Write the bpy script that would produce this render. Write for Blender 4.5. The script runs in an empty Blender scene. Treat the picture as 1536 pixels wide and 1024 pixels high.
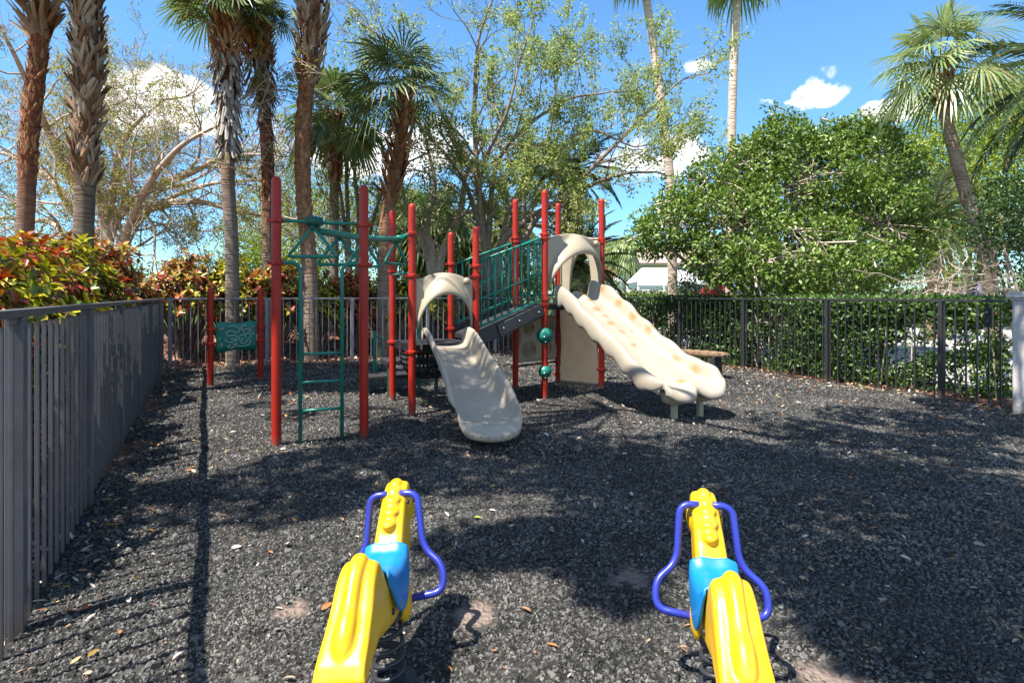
import bpy, math, random
import numpy as np
from mathutils import Vector
R = math.radians
rng = np.random.default_rng(7)
random.seed(7)
scene = bpy.context.scene
COL = scene.collection
EYE = 1.5
def P(px, py, Y):                       # a spot of the place, measured from the photograph at depth Y
    return np.array([(px-768)/900*Y, Y, EYE-(py-442)/900*Y])
def unit(v):
    v = np.asarray(v, float); n = np.linalg.norm(v, axis=-1, keepdims=True)
    return v/np.maximum(n, 1e-9)
# ------------------------------------------------------------------ materials
def new_mat(name):
    m = bpy.data.materials.new(name); m.use_nodes = True
    nt = m.node_tree; nt.nodes.clear()
    return m, nt.nodes, nt.links
def ramp(N, stops, interp='LINEAR'):
    r = N.new('ShaderNodeValToRGB'); r.color_ramp.interpolation = interp
    e = r.color_ramp.elements
    while len(e) > 1: e.remove(e[-1])
    e[0].position = stops[0][0]; e[0].color = (*stops[0][1], 1)
    for p, c in stops[1:]:
        x = e.new(p); x.color = (*c, 1)
    return r
def noise(N, L, scale, detail=4, vec=None, rough=.6):
    n = N.new('ShaderNodeTexNoise'); n.inputs['Scale'].default_value = scale
    n.inputs['Detail'].default_value = detail; n.inputs['Roughness'].default_value = rough
    if vec is not None: L.new(vec, n.inputs['Vector'])
    return n.outputs['Fac']
def pos(N):
    return N.new('ShaderNodeNewGeometry').outputs['Position']
def math_node(N, L, op, a, b=None, clamp=False, c=None):
    m = N.new('ShaderNodeMath'); m.operation = op; m.use_clamp = clamp
    for i, v in enumerate((a, b, c)):
        if v is None: continue
        if isinstance(v, (int, float)): m.inputs[i].default_value = v
        else: L.new(v, m.inputs[i])
    return m.outputs[0]
def mixc(N, L, fac, a, b, mode='MIX'):
    m = N.new('ShaderNodeMix'); m.data_type = 'RGBA'; m.blend_type = mode
    for s, v in ((m.inputs[0], fac), (m.inputs[6], a), (m.inputs[7], b)):
        if isinstance(v, (int, float)): s.default_value = v
        elif isinstance(v, tuple): s.default_value = (*v, 1)
        else: L.new(v, s)
    return m.outputs[2]
def solid(name, c1, c2=None, rough=.5, spec=.5, scale=6, bump=0., bscale=60, metal=0., coat=0., var=(.35, .65), wear=0., dirt=0.):
    m, N, L = new_mat(name)
    b = N.new('ShaderNodeBsdfPrincipled'); o = N.new('ShaderNodeOutputMaterial'); L.new(b.outputs[0], o.inputs[0])
    b.inputs['Roughness'].default_value = rough; b.inputs['Specular IOR Level'].default_value = spec
    b.inputs['Metallic'].default_value = metal; b.inputs['Coat Weight'].default_value = coat
    b.inputs['Coat Roughness'].default_value = .15
    v = pos(N)
    if c2 is None: c2 = tuple(x*.82 for x in c1)
    f = noise(N, L, scale, 6, v)
    r = ramp(N, [(var[0], c2), (var[1], c1)]); L.new(f, r.inputs[0]); colr = r.outputs[0]
    if wear:                                        # scuffs and dust
        k = ramp(N, [(.50, (0, 0, 0)), (.70, (1, 1, 1))]); L.new(noise(N, L, 13, 12, v, .78), k.inputs[0])
        colr = mixc(N, L, math_node(N, L, 'MULTIPLY', k.outputs[0], wear), colr, (.30, .265, .22))
    if dirt:                                        # splashed soil low down
        sp_ = N.new('ShaderNodeSeparateXYZ'); L.new(v, sp_.inputs[0]); zz_ = math_node(N, L, 'ADD', sp_.outputs['Z'], math_node(N, L, 'MULTIPLY_ADD', noise(N, L, 22, 8, v, .7), dirt*2.4, False, -dirt*1.2))
        dm = N.new('ShaderNodeMapRange'); L.new(zz_, dm.inputs[0]); dm.inputs[1].default_value = dirt; dm.inputs[2].default_value = 0.; dm.inputs[4].default_value = .75
        colr = mixc(N, L, dm.outputs[0], colr, (.10, .08, .065))
    L.new(colr, b.inputs['Base Color'])
    rr = N.new('ShaderNodeMapRange'); L.new(f, rr.inputs[0]); rr.inputs[3].default_value = rough*1.25; rr.inputs[4].default_value = rough*.8
    L.new(rr.outputs[0], b.inputs['Roughness'])
    if bump:
        bn = N.new('ShaderNodeBump'); bn.inputs['Strength'].default_value = bump; bn.inputs['Distance'].default_value = .02
        L.new(noise(N, L, bscale, 5, v), bn.inputs['Height']); L.new(bn.outputs[0], b.inputs['Normal'])
    return m
def leaf_mat(name, stops, rough=.45, trans=.3, spec=.4, clump=0., cscale=1.5, tint=1.25):
    """colour differs from leaf to leaf; the blade lets some light through"""
    m, N, L = new_mat(name)
    g = N.new('ShaderNodeNewGeometry')
    f = g.outputs['Random Per Island']
    if clump:
        n = noise(N, L, cscale, 2, g.outputs['Position'])
        n = math_node(N, L, 'MULTIPLY_ADD', n, 2.2, False, -.6)
        f = math_node(N, L, 'ADD', math_node(N, L, 'MULTIPLY', f, 1-clump), math_node(N, L, 'MULTIPLY', n, clump), True)
    r = ramp(N, stops); L.new(f, r.inputs[0])
    b = N.new('ShaderNodeBsdfPrincipled'); b.inputs['Roughness'].default_value = rough
    b.inputs['Specular IOR Level'].default_value = spec
    L.new(r.outputs[0], b.inputs['Base Color'])
    o = N.new('ShaderNodeOutputMaterial')
    if trans:
        t = N.new('ShaderNodeBsdfTranslucent')
        h = N.new('ShaderNodeHueSaturation'); h.inputs['Value'].default_value = tint; h.inputs['Saturation'].default_value = 1.1
        L.new(r.outputs[0], h.inputs['Color']); L.new(h.outputs[0], t.inputs[0])
        x = N.new('ShaderNodeMixShader'); x.inputs[0].default_value = trans
        L.new(b.outputs[0], x.inputs[1]); L.new(t.outputs[0], x.inputs[2]); L.new(x.outputs[0], o.inputs[0])
    else: L.new(b.outputs[0], o.inputs[0])
    return m
# ------------------------------------------------------------------ mesh builder
class G:
    def __init__(s): s.v = []; s.f = {}; s.n = 0
    def add(s, V, *faces):
        V = np.asarray(V, float).reshape(-1, 3)
        for F in faces:
            F = np.asarray(F, int)
            if F.size: s.f.setdefault(F.shape[1], []).append(F+s.n)
        s.v.append(V); s.n += len(V)
    def box(s, c, size, rz=0., rot=None):
        x, y, z = [a/2 for a in size]
        V = np.array([[i*x, j*y, k*z] for i in (-1, 1) for j in (-1, 1) for k in (-1, 1)])
        if rot is not None: V = V@np.asarray(rot).T
        elif rz: c_, s_ = math.cos(rz), math.sin(rz); V = V@np.array([[c_, s_, 0], [-s_, c_, 0], [0, 0, 1]])
        s.add(V+np.asarray(c), [[0,1,3,2],[4,6,7,5],[0,4,5,1],[2,3,7,6],[0,2,6,4],[1,5,7,3]])
    def beam(s, a, b, w, h):            # a box from a to b, w across and h high
        a, b = np.asarray(a, float), np.asarray(b, float); d = unit(b-a)
        sd = unit(np.cross(d, [0, 0, 1])); up = np.cross(sd, d)
        s.box((a+b)/2, (np.linalg.norm(b-a), w, h), rot=np.stack([d, sd, up], 1))
    def tube(s, path, rad, k=8, cap=True, closed=False):
        p = np.asarray(path, float); M = len(p); rad = np.broadcast_to(np.asarray(rad, float), (M,))
        t = unit(np.roll(p, -1, 0)-np.roll(p, 1, 0)) if closed else unit(np.gradient(p, axis=0))
        n = np.cross(t[0], [0, 0, 1.]); n = np.cross(t[0], [1., 0, 0]) if np.linalg.norm(n) < .1 else n
        n = unit(n); a = np.linspace(0, 2*math.pi, k, endpoint=False); ca, sa = np.cos(a)[:, None], np.sin(a)[:, None]
        V = np.empty((M, k, 3))
        for i in range(M):
            n = unit(n-t[i]*np.dot(n, t[i])); b = np.cross(t[i], n)
            V[i] = p[i]+rad[i]*(ca*n+sa*b)
        m2 = M if closed else M-1
        i = np.arange(m2)[:, None]*k; j = np.arange(k)[None]; j2 = (j+1) % k; i2 = ((np.arange(m2)+1) % M)[:, None]*k
        F = np.stack([i+j, i+j2, i2+j2, i2+j], -1).reshape(-1, 4)
        V = V.reshape(-1, 3)
        if cap and not closed:
            V = np.vstack([V, p[:1], p[-1:]]); c0, c1 = M*k, M*k+1; j = np.arange(k)
            T = np.vstack([np.stack([np.full(k, c0), (j+1) % k, j], -1), np.stack([np.full(k, c1), (M-1)*k+j, (M-1)*k+(j+1) % k], -1)])
            s.add(V, F, T)
        else: s.add(V, F)
    def lathe(s, c, prof, k=16):        # prof: (radius, z) from the bottom up
        s.tube([np.asarray(c)+[0, 0, z+1e-6*i] for i, (r, z) in enumerate(prof)], [r for r, z in prof], k)
    def grid(s, V):                     # V (a, b, 3)
        a, b = V.shape[:2]; i = np.arange(a-1)[:, None]*b; j = np.arange(b-1)[None]
        s.add(V.reshape(-1, 3), np.stack([i+j, i+j+1, i+b+j+1, i+b+j], -1).reshape(-1, 4))
    def ball(s, c, r, k=16, m=10):
        r = np.broadcast_to(np.asarray(r, float), (3,))
        th = np.linspace(0, math.pi, m+1)[1:-1]; ph = np.linspace(0, 2*math.pi, k, endpoint=False)
        V = np.stack([np.sin(th)[:, None]*np.cos(ph), np.sin(th)[:, None]*np.sin(ph), np.repeat(-np.cos(th)[:, None], k, 1)], -1).reshape(-1, 3)
        V = np.vstack([V, [[0, 0, -1], [0, 0, 1]]])*r+np.asarray(c); M = m-1
        i = np.arange(M-1)[:, None]*k; j = np.arange(k)[None]; j2 = (j+1) % k
        F = np.stack([i+j, i+j2, i+k+j2, i+k+j], -1).reshape(-1, 4); j = np.arange(k)
        s.add(V, F, np.vstack([np.stack([np.full(k, M*k), (j+1) % k, j], -1), np.stack([np.full(k, M*k+1), (M-1)*k+j, (M-1)*k+(j+1) % k], -1)]))
    def mesh(s, name, off=(0, 0, 0), smooth=True):
        me = bpy.data.meshes.new(name)
        V = np.vstack(s.v)-np.asarray(off); me.vertices.add(len(V)); me.vertices.foreach_set('co', V.astype(np.float32).ravel())
        idx, start, n = [], [], 0
        for k, fs in s.f.items():
            F = np.vstack(fs); idx.append(F.ravel()); start.append(n+np.arange(len(F))*k); n += F.size
        idx = np.concatenate(idx); start = np.concatenate(start)
        me.loops.add(len(idx)); me.loops.foreach_set('vertex_index', idx.astype(np.int32))
        me.polygons.add(len(start)); me.polygons.foreach_set('loop_start', start.astype(np.int32))
        me.update(calc_edges=True); me.validate()
        me.polygons.foreach_set('use_smooth', np.full(len(me.polygons), smooth))
        return me
def wloc(o):
    p = np.zeros(3)
    while o is not None: p += np.array(o.location); o = o.parent
    return p
def obj(name, g, mat, parent=None, loc=None, smooth=True, local=False, angle=None):
    """links the builder's shape, given in world metres, as ONE mesh object"""
    off = np.zeros(3) if local else (wloc(parent) if parent else np.asarray(loc if loc is not None else (0, 0, 0), float))
    me = g.mesh(name, off, smooth)
    if smooth and angle: me.set_sharp_from_angle(angle=R(angle))
    me.materials.append(mat)
    o = bpy.data.objects.new(name, me); COL.objects.link(o)
    if parent: o.parent = parent
    elif not local: o.location = off
    return o
def tag(o, label=None, cat=None, group=None, kind=None):
    for k, v in (('label', label), ('category', cat), ('group', group), ('kind', kind)):
        if v: o[k] = v
    return o
def thing(name, loc, label, cat, group=None, rz=0.):
    o = bpy.data.objects.new(name, None); COL.objects.link(o)
    o.location = loc; o.rotation_euler = (0, 0, rz); o.empty_display_size = .1
    return tag(o, label, cat, group)
def clone(o, parent, loc=None):
    c = o.copy(); COL.objects.link(c); c.parent = parent
    if loc is not None: c.location = loc
    return c
def mod_bevel(o, w, seg=2):
    m = o.modifiers.new('bevel', 'BEVEL'); m.width = w; m.segments = seg; m.limit_method = 'ANGLE'; return o
def mod_sub(o, n=1):
    m = o.modifiers.new('sub', 'SUBSURF'); m.levels = n; m.render_levels = n; return o
def mod_solid(o, t, off=-1):
    m = o.modifiers.new('solid', 'SOLIDIFY'); m.thickness = t; m.offset = off; return o
def spline(pts, n=8):                   # Catmull-Rom through the points
    p = np.asarray(pts, float); q = np.vstack([2*p[0]-p[1], p, 2*p[-1]-p[-2]]); out = []
    t = np.linspace(0, 1, n, endpoint=False)[:, None]
    for i in range(1, len(q)-2):
        a, b, c, d = q[i-1:i+3]
        out.append(.5*((2*b)+(c-a)*t+(2*a-5*b+4*c-d)*t**2+(3*b-a-3*c+d)*t**3))
    return np.vstack(out+[p[-1:]])
def fillet(pts, r, n=6):                # straight runs with rounded corners
    p = [np.asarray(x, float) for x in pts]; out = [p[0]]
    for a, b, c in zip(p, p[1:], p[2:]):
        u, w = a-b, c-b; lu, lw = np.linalg.norm(u), np.linalg.norm(w); k = min(r, lu*.45, lw*.45)
        s, e = b+u/lu*k, b+w/lw*k
        for t in np.linspace(0, 1, n): out.append((1-t)**2*s+2*t*(1-t)*b+t*t*e)
    return np.array(out+[p[-1]])
# ------------------------------------------------------------------ leaves
def leaves(g, p, d, n, L, W, shape='broad', curl=.15, fold=.12):
    """vectorised leaf blades: p base, d direction, n face normal"""
    p, d, n = np.asarray(p), unit(d), np.asarray(n); N = len(p)
    L = np.broadcast_to(np.asarray(L, float), (N,))[:, None]; W = np.broadcast_to(np.asarray(W, float), (N,))[:, None]
    s = unit(np.cross(d, n)); n = np.cross(s, d)
    if shape == 'diamond':
        q = [p, p+d*L*.45+s*W*.5+n*L*fold, p+d*L-n*L*curl, p+d*L*.45-s*W*.5+n*L*fold]
        V = np.stack(q, 1); o = np.arange(N)[:, None]*4
        g.add(V.reshape(-1, 3), o+np.array([0, 1, 2]), o+np.array([0, 2, 3])); return
    q = [p]
    for t, w in ((.3, .9), (.68, .8)):
        c = p+d*L*t-n*L*curl*t*t
        q += [c+s*W*.5*w+n*W*fold, c-n*W*fold*.3, c-s*W*.5*w+n*W*fold]
    q += [p+d*L-n*L*curl]
    V = np.stack(q, 1); o = (np.arange(N)*8)
    T = np.vstack([o[:, None]+np.array(x) for x in ([0, 2, 1], [0, 3, 2], [4, 5, 7], [5, 6, 7])])
    Q = np.vstack([o[:, None]+np.array(x) for x in ([1, 2, 5, 4], [2, 3, 6, 5])])
    g.add(V.reshape(-1, 3), T, Q)
def rdir(N): return unit(rng.normal(size=(N, 3)))
def fan(g, base, d, n, L, segs=28, spread=118, droop=.25, w=1.):
    d = unit(d); s = unit(np.cross(d, n)); n = np.cross(s, d)
    ph = np.radians(np.linspace(-spread, spread, segs)+rng.normal(0, 1.2, segs))
    sd = np.cos(ph)[:, None]*d+np.sin(ph)[:, None]*s
    ln = L*(.72+.28*np.cos(ph*.8))*rng.uniform(.93, 1.05, segs)
    pr = -np.sin(ph)[:, None]*d+np.cos(ph)[:, None]*s
    cup = n*(L*.10*(np.abs(ph)/2)[:, None])
    hw = L*math.radians(2*spread/segs)*.5*w
    rows = []
    for t, k in ((.04, .1), (.5, .52), (.78, .42), (1., 0)):
        c = base+sd*(ln*t)[:, None]+cup*t-np.array([0, 0, 1])*(droop*rng.uniform(.7, 1.3, segs)*L*max(t-.3, 0)**1.7*1.8)[:, None]
        rows += [c] if k == 0 else [c-pr*hw*k+n*hw*.15, c+pr*hw*k-n*hw*.15]
    V = np.stack(rows, 1); o = np.arange(segs)[:, None]*7
    g.add(V.reshape(-1, 3), np.vstack([o+np.array([0, 1, 3, 2]), o+np.array([2, 3, 5, 4])]), o+np.array([4, 5, 6]))
def fan_crown(g, top, n, pet=(.6, 1.), L=(.75, .95), elev=(85, -55), segs=28, droop=.3, az0=0., k=.012, w=1.):
    for i in range(n):
        az = az0+i*2.39996+rng.normal(0, .1); e = R(elev[0]+(elev[1]-elev[0])*((i+.5)/n)**.9+rng.normal(0, 5))
        h = np.array([math.cos(az), math.sin(az), 0]); d = h*math.cos(e)+np.array([0, 0, math.sin(e)])
        pl = rng.uniform(*pet); st = np.asarray(top)+h*.06
        mid = st+d*pl*.55; end = st+d*pl+np.array([0, 0, -.12*pl*math.cos(e)-.04])
        g.tube([st, mid, end], [k*1.5, k, k*.8], 4, cap=False)
        dd = unit(end-mid+np.array([0, 0, -.10])); up = unit(np.array([0, 0, 1.])*math.cos(e)-h*math.sin(e)+rng.normal(0, .22, 3))
        fan(g, end, dd, up, rng.uniform(*L), segs, droop=droop*(1+.5*(e < 0)), w=w)
def feather(g, base, az, e, length, n=46, leaf=.42, arch=1., w=.022, vshape=.35):
    h = np.array([math.cos(az), math.sin(az), 0]); t = np.linspace(0, 1, n)
    ang = e-arch*t**1.4
    st = np.stack([np.cos(ang)[:, None]*h[None], ], 0)[0]+np.sin(ang)[:, None]*np.array([0, 0, 1.])
    p = np.asarray(base)+np.cumsum(st*length/n, 0)
    g.tube(p[::4], np.linspace(.022, .005, len(p[::4])), 4, cap=False)
    side = np.cross(h, [0, 0, 1.]); k = np.sin(math.pi*np.clip(t*.9+.08, 0, 1))**.6*leaf*(1-.35*t)
    nrm = np.cross(side, st)
    for sg in (-1, 1):
        d = unit(sg*side+st*(.55+.5*t[:, None])+nrm*vshape+rng.normal(0, .09, (n, 3))-np.array([0, 0, .25]))
        leaves(g, p, d, nrm, k*rng.uniform(.85, 1.1, n), w, 'diamond', curl=.22, fold=.0)
def feather_crown(g, top, n, length=2.2, elev=(80, -40), **kw):
    for i in range(n):
        e = R(elev[0]+(elev[1]-elev[0])*((i+.5)/n)+rng.normal(0, 5))
        feather(g, top, i*2.39996+rng.normal(0, .1), e, length*rng.uniform(.85, 1.1), **kw)
# ------------------------------------------------------------------ limbs
def grow(g, p, d, length, r, depth, twigs, lift=0., ang=(25, 60), kids=(3, 4), shrink=.66, wob=.18, k=6, rmin=.004):
    n = 5; pts = [np.asarray(p, float)]; d = unit(d)
    for i in range(n):
        d = unit(d+rng.normal(0, wob, 3)+np.array([0, 0, lift])); pts.append(pts[-1]+d*length/n)
    r1 = max(r*.55, rmin); rad = np.linspace(r, r1, n+1)
    g.tube(pts, rad, k if depth > 1 else 3 if depth == 0 else 4, cap=False)
    if depth == 0: twigs.append((np.array(pts), d)); return
    for j in range(rng.integers(kids[0], kids[1]+1)):
        t = rng.uniform(.35, 1.); i = min(int(t*n), n-1); q = pts[i]+(pts[i+1]-pts[i])*(t*n-i)
        a = R(rng.uniform(*ang)); x = unit(np.cross(d, rng.normal(size=3)))
        grow(g, q, d*math.cos(a)+x*math.sin(a), length*shrink*rng.uniform(.75, 1.2), max(r*.55*(1-.3*t)+.0, rmin), depth-1, twigs, lift, ang, kids, shrink, wob, k, rmin)
    grow(g, pts[-1], d, length*shrink, r1, depth-1, twigs, lift, ang, kids, shrink, wob, k, rmin)
def limb(g, pts, r0, r1, twigs, depth=2, length=1.2, every=.5, start=.25, k=8, **kw):
    p = spline(pts, 6); r0 = r0*.74; g.tube(p, np.linspace(r0, r1, len(p)), k, cap=False)
    seg = np.linalg.norm(np.diff(p, axis=0), axis=1); tot = seg.sum(); c = np.concatenate([[0], seg.cumsum()])
    s = tot*start
    while s < tot:
        i = min(np.searchsorted(c, s)-1, len(p)-2); i = max(i, 0); q = p[i]; d = unit(p[i+1]-p[i])
        a = R(rng.uniform(30, 75)); x = unit(np.cross(d, rng.normal(size=3)))
        rr = (r0+(r1-r0)*s/tot)*.5
        grow(g, q, d*math.cos(a)+x*math.sin(a), length*rng.uniform(.7, 1.2), min(rr, .05), depth, twigs, **kw)
        s += every*rng.uniform(.6, 1.4)
    grow(g, p[-1], unit(p[-1]-p[-2]), length, r1, depth, twigs, **kw)
def twig_leaves(g, twigs, per, L, W, keep=1., droop=.4, shape='broad', out=.6, off=.0):
    tw = [t for t in twigs if rng.random() < keep]
    if not tw: return
    P0 = np.array([t[0] for t in tw]); n = P0.shape[1]
    pk = np.repeat(P0, per, 0); N = len(pk); t = rng.uniform(.15, 1, N)*(n-1); i = np.minimum(t.astype(int), n-2); f = (t-i)[:, None]
    a = np.arange(N); p = pk[a, i]*(1-f)+pk[a, i+1]*f; ax = unit(pk[a, i+1]-pk[a, i])
    p = p+rdir(N)*off*rng.random((N, 1))**.5; d = unit(ax*.5+rdir(N)*out+np.array([0, 0, -droop])); nr = unit(rdir(N)*.7+np.array([0, 0, 1.]))
    leaves(g, p, d, nr, L*rng.uniform(.6, 1.25, N), W*rng.uniform(.7, 1.2, N), shape)
def clump_leaves(g, cen, rad, per, L, W, shape='broad', up=.5, flat=.8):
    """leaf clumps: blades on and inside small lumps, facing outwards"""
    cen = np.repeat(cen, per, 0); N = len(cen); rad = np.repeat(np.broadcast_to(rad, (N//per,)), per)[:, None]
    o = rdir(N); q = o*rng.uniform(.45, 1., (N, 1))**.5*np.array([1, 1, flat])
    p = cen+q*rad; d = unit(o*.7+rdir(N)*.8+np.array([0, 0, .1])); nr = unit(o*.6+rdir(N)*.5+np.array([0, 0, up]))
    leaves(g, p, d, nr, L*rng.uniform(.6, 1.3, N), W*rng.uniform(.7, 1.2, N), shape)
# ================================================================== camera, sky, sun
cam = bpy.data.cameras.new('camera'); co = bpy.data.objects.new('camera', cam); COL.objects.link(co)
co.location = (0, 0, EYE); co.rotation_euler = (R(90), 0, 0)
cam.sensor_width = 36; cam.lens = 36*900/1536; cam.shift_y = -70/1536; cam.clip_start = .05; cam.clip_end = 3000
scene.camera = co
TO_SUN = unit(np.array([-.63, -.48, 1.5]))
EL = math.asin(TO_SUN[2]); AZ = math.atan2(TO_SUN[0], TO_SUN[1])
sl = bpy.data.lights.new('sun', 'SUN'); sl.energy = 5.; sl.angle = R(.53); sl.color = (1, .955, .88)
so = bpy.data.objects.new('sun', sl); COL.objects.link(so); so.location = (-6, -4, 14)
so.rotation_euler = Vector(-TO_SUN).to_track_quat('-Z', 'Y').to_euler()
w = bpy.data.worlds.new('World'); scene.world = w; w.use_nodes = True
N, L = w.node_tree.nodes, w.node_tree.links; N.clear()
sky = N.new('ShaderNodeTexSky'); sky.sky_type = 'NISHITA'; sky.sun_disc = False
sky.sun_elevation = EL; sky.sun_rotation = AZ % (2*math.pi); sky.air_density = 1.; sky.dust_density = .25; sky.ozone_density = 3.
hs = N.new('ShaderNodeHueSaturation'); hs.inputs['Saturation'].default_value = 1.2; hs.inputs['Hue'].default_value = .497
L.new(sky.outputs[0], hs.inputs['Color'])
tc = N.new('ShaderNodeTexCoord'); D = tc.outputs['Generated']
sz = N.new('ShaderNodeSeparateXYZ'); L.new(D, sz.inputs[0])
low = N.new('ShaderNodeMapRange'); low.interpolation_type = 'SMOOTHSTEP'; L.new(sz.outputs['Z'], low.inputs[0]); low.inputs[1].default_value = .0; low.inputs[2].default_value = .42; low.inputs[3].default_value = 1; low.inputs[4].default_value = 0
skyc = mixc(N, L, low.outputs[0], hs.outputs[0], mixc(N, L, 1., hs.outputs[0], (.50, .74, .92), 'MULTIPLY'))   # a clear dry horizon, less milky
n1 = N.new('ShaderNodeTexNoise'); n1.inputs['Scale'].default_value = 9; n1.inputs['Detail'].default_value = 9; n1.inputs['Roughness'].default_value = .62
L.new(D, n1.inputs['Vector'])
wob = N.new('ShaderNodeVectorMath'); wob.operation = 'MULTIPLY_ADD'
L.new(n1.outputs['Color'], wob.inputs[0]); wob.inputs[1].default_value = (.085,)*3; wob.inputs[2].default_value = (-.0425,)*3
ad = N.new('ShaderNodeVectorMath'); ad.operation = 'ADD'; L.new(D, ad.inputs[0]); L.new(wob.outputs[0], ad.inputs[1])
tot = None
for px, py, hw, hh, k in ((255, 142, 80, 40, 2.4), (200, 150, 75, 50, 1.9), (300, 180, 60, 30, 1.6), (420, 215, 60, 35, .7), (560, 235, 120, 48, 1.6), (660, 215, 70, 45, 1.4), (1225, 143, 46, 21, 1.6), (1195, 157, 28, 11, 1.1), (1340, 163, 46, 24, 2.), (1045, 97, 25, 13, 1.3),
                          (1244, 107, 12, 9, .7), (1036, 222, 42, 24, 1.7), (1000, 245, 40, 28, 1.3), (940, 240, 60, 40, .8), (1145, 160, 10, 5, .6)):
    c = unit(P(px, py, 1)-[0, 0, EYE]); r = unit(np.cross(c, [0, 0, 1.])); u = np.cross(r, c)
    sc_ = np.linalg.norm(P(px, py, 1)-[0, 0, EYE])*900
    comp = []
    for ax, ext in ((r, hw/sc_), (u, hh/sc_)):
        d = N.new('ShaderNodeVectorMath'); d.operation = 'DOT_PRODUCT'; L.new(ad.outputs[0], d.inputs[0]); d.inputs[1].default_value = tuple(ax/ext)
        comp.append(math_node(N, L, 'POWER', math_node(N, L, 'ABSOLUTE', d.outputs['Value']), 2.))
    fr = N.new('ShaderNodeVectorMath'); fr.operation = 'DOT_PRODUCT'; L.new(D, fr.inputs[0]); fr.inputs[1].default_value = tuple(c)
    e = math_node(N, L, 'SUBTRACT', 1., math_node(N, L, 'ADD', comp[0], comp[1]))
    e = math_node(N, L, 'MULTIPLY', math_node(N, L, 'MAXIMUM', e, 0.), k)
    e = math_node(N, L, 'MULTIPLY', e, math_node(N, L, 'GREATER_THAN', fr.outputs['Value'], .5))
    tot = e if tot is None else math_node(N, L, 'MAXIMUM', tot, e)
n2 = N.new('ShaderNodeTexNoise'); n2.inputs['Scale'].default_value = 26; n2.inputs['Detail'].default_value = 8; n2.inputs['Roughness'].default_value = .6
L.new(D, n2.inputs['Vector'])
cl = math_node(N, L, 'MULTIPLY', tot, math_node(N, L, 'MULTIPLY_ADD', n2.outputs['Fac'], 4.2, False, -1.2))
# an added, unseen bank of white cumulus behind the viewer, for neutral fill light
n3 = N.new('ShaderNodeTexNoise'); n3.inputs['Scale'].default_value = 2.6; n3.inputs['Detail'].default_value = 8; L.new(D, n3.inputs['Vector'])
bk = N.new('ShaderNodeMapRange'); bk.interpolation_type = 'SMOOTHSTEP'; L.new(sz.outputs['Y'], bk.inputs[0]); bk.inputs[1].default_value = .12; bk.inputs[2].default_value = -.25; bk.inputs[3].default_value = 0; bk.inputs[4].default_value = 1
cb_ = math_node(N, L, 'MULTIPLY', bk.outputs[0], math_node(N, L, 'MULTIPLY_ADD', n3.outputs['Fac'], 5, True, -2.4))
mr = N.new('ShaderNodeMapRange'); mr.interpolation_type = 'SMOOTHSTEP'; mr.inputs[1].default_value = .02; mr.inputs[2].default_value = 1.15
L.new(math_node(N, L, 'MAXIMUM', cl, math_node(N, L, 'MULTIPLY', cb_, 1.2)), mr.inputs[0])
bg = N.new('ShaderNodeBackground'); wo = N.new('ShaderNodeOutputWorld'); L.new(bg.outputs[0], wo.inputs[0])
bg.inputs['Strength'].default_value = .115
L.new(mixc(N, L, mr.outputs[0], skyc, (6.0, 5.95, 5.85)), bg.inputs['Color'])
vs = scene.view_settings; vs.view_transform = 'Standard'; vs.look = 'None'; vs.exposure = 1.25; vs.gamma = 1
scene.cycles.max_bounces = 8; scene.cycles.transparent_max_bounces = 4; scene.cycles.use_denoising = True
# ================================================================== ground
DIR = unit(np.array([-.51, 1., 0])); BACK = np.array([-DIR[1]*-1, -DIR[0], 0])     # along the side fences; along the back fence
BACK = np.array([DIR[1], -DIR[0], 0]); OUTL = -BACK
LF = np.array([-2.216, 2.68, 0]); CL = np.array([-6.94, 11.95, 0]); CR = np.array([2.14, 16.6, 0]); RF = np.array([6.18, 8.65, 0])
def d_left(x, y): return (x-LF[0])*OUTL[0]+(y-LF[1])*OUTL[1]
def d_back(x, y): return (x-CL[0])*DIR[0]+(y-CL[1])*DIR[1]
def d_right(x, y): return (x-RF[0])*BACK[0]+(y-RF[1])*BACK[1]
def ss(t): t = np.clip(t, 0, 1); return t*t*(3-2*t)
BARE = [(-.17, 2.78, .14), (.63, 3.2, .14), (-1.05, 2.85, .11), (1.27, 2.4, .15), (1.0, 2.05, .1)]
DENTS = [(rng.uniform(-4, 5), rng.uniform(1.6, 8), rng.uniform(.07, .22), rng.choice([-1, 1])*rng.uniform(.006, .02)) for _ in range(90)]+[(-.05, 5.55, .45, .05), (2.5, 6.55, .5, .05), (-.5, 2.35, .35, .02), (.76, 2.2, .35, .02)]
def ground_h(x, y):
    x, y = np.asarray(x, float), np.asarray(y, float)
    h = .018*np.sin(1.3*x+.7*y)+.014*np.sin(2.1*y-1.1*x+1)+.010*np.sin(3.7*x+2.9*y)+.006*np.sin(7.1*x-5.3*y)
    for bx, by, r in BARE: h = h-.035*np.exp(-((x-bx)**2+(y-by)**2)/r**2)
    for dx_, dy_, dr_, dk_ in DENTS: h = h-dk_*np.exp(-((x-dx_)**2+(y-dy_)**2)/dr_**2)
    return h
def earth_h(x, y):
    x, y = np.asarray(x, float), np.asarray(y, float)
    h = .42*ss((d_back(x, y)-.1)/3.)*ss((2.5-x)/3)+.25*ss((d_left(x, y)-.2)/2.5)*(d_back(x, y) < 0)
    inside = (d_left(x, y) < -.3) & (d_back(x, y) < -.3) & (d_right(x, y) < -.3)
    far = ss((np.hypot(x, y)-40)/60)
    return np.where(inside, -.12, h*(1-far)-.02+.01*np.sin(3*x)+.01*np.sin(2.3*y+x))
ax = np.concatenate([np.linspace(-900, -60, 12), np.linspace(-45, -16, 12), np.linspace(-15, 15, 121), np.linspace(16, 45, 12), np.linspace(60, 900, 12)])
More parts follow.
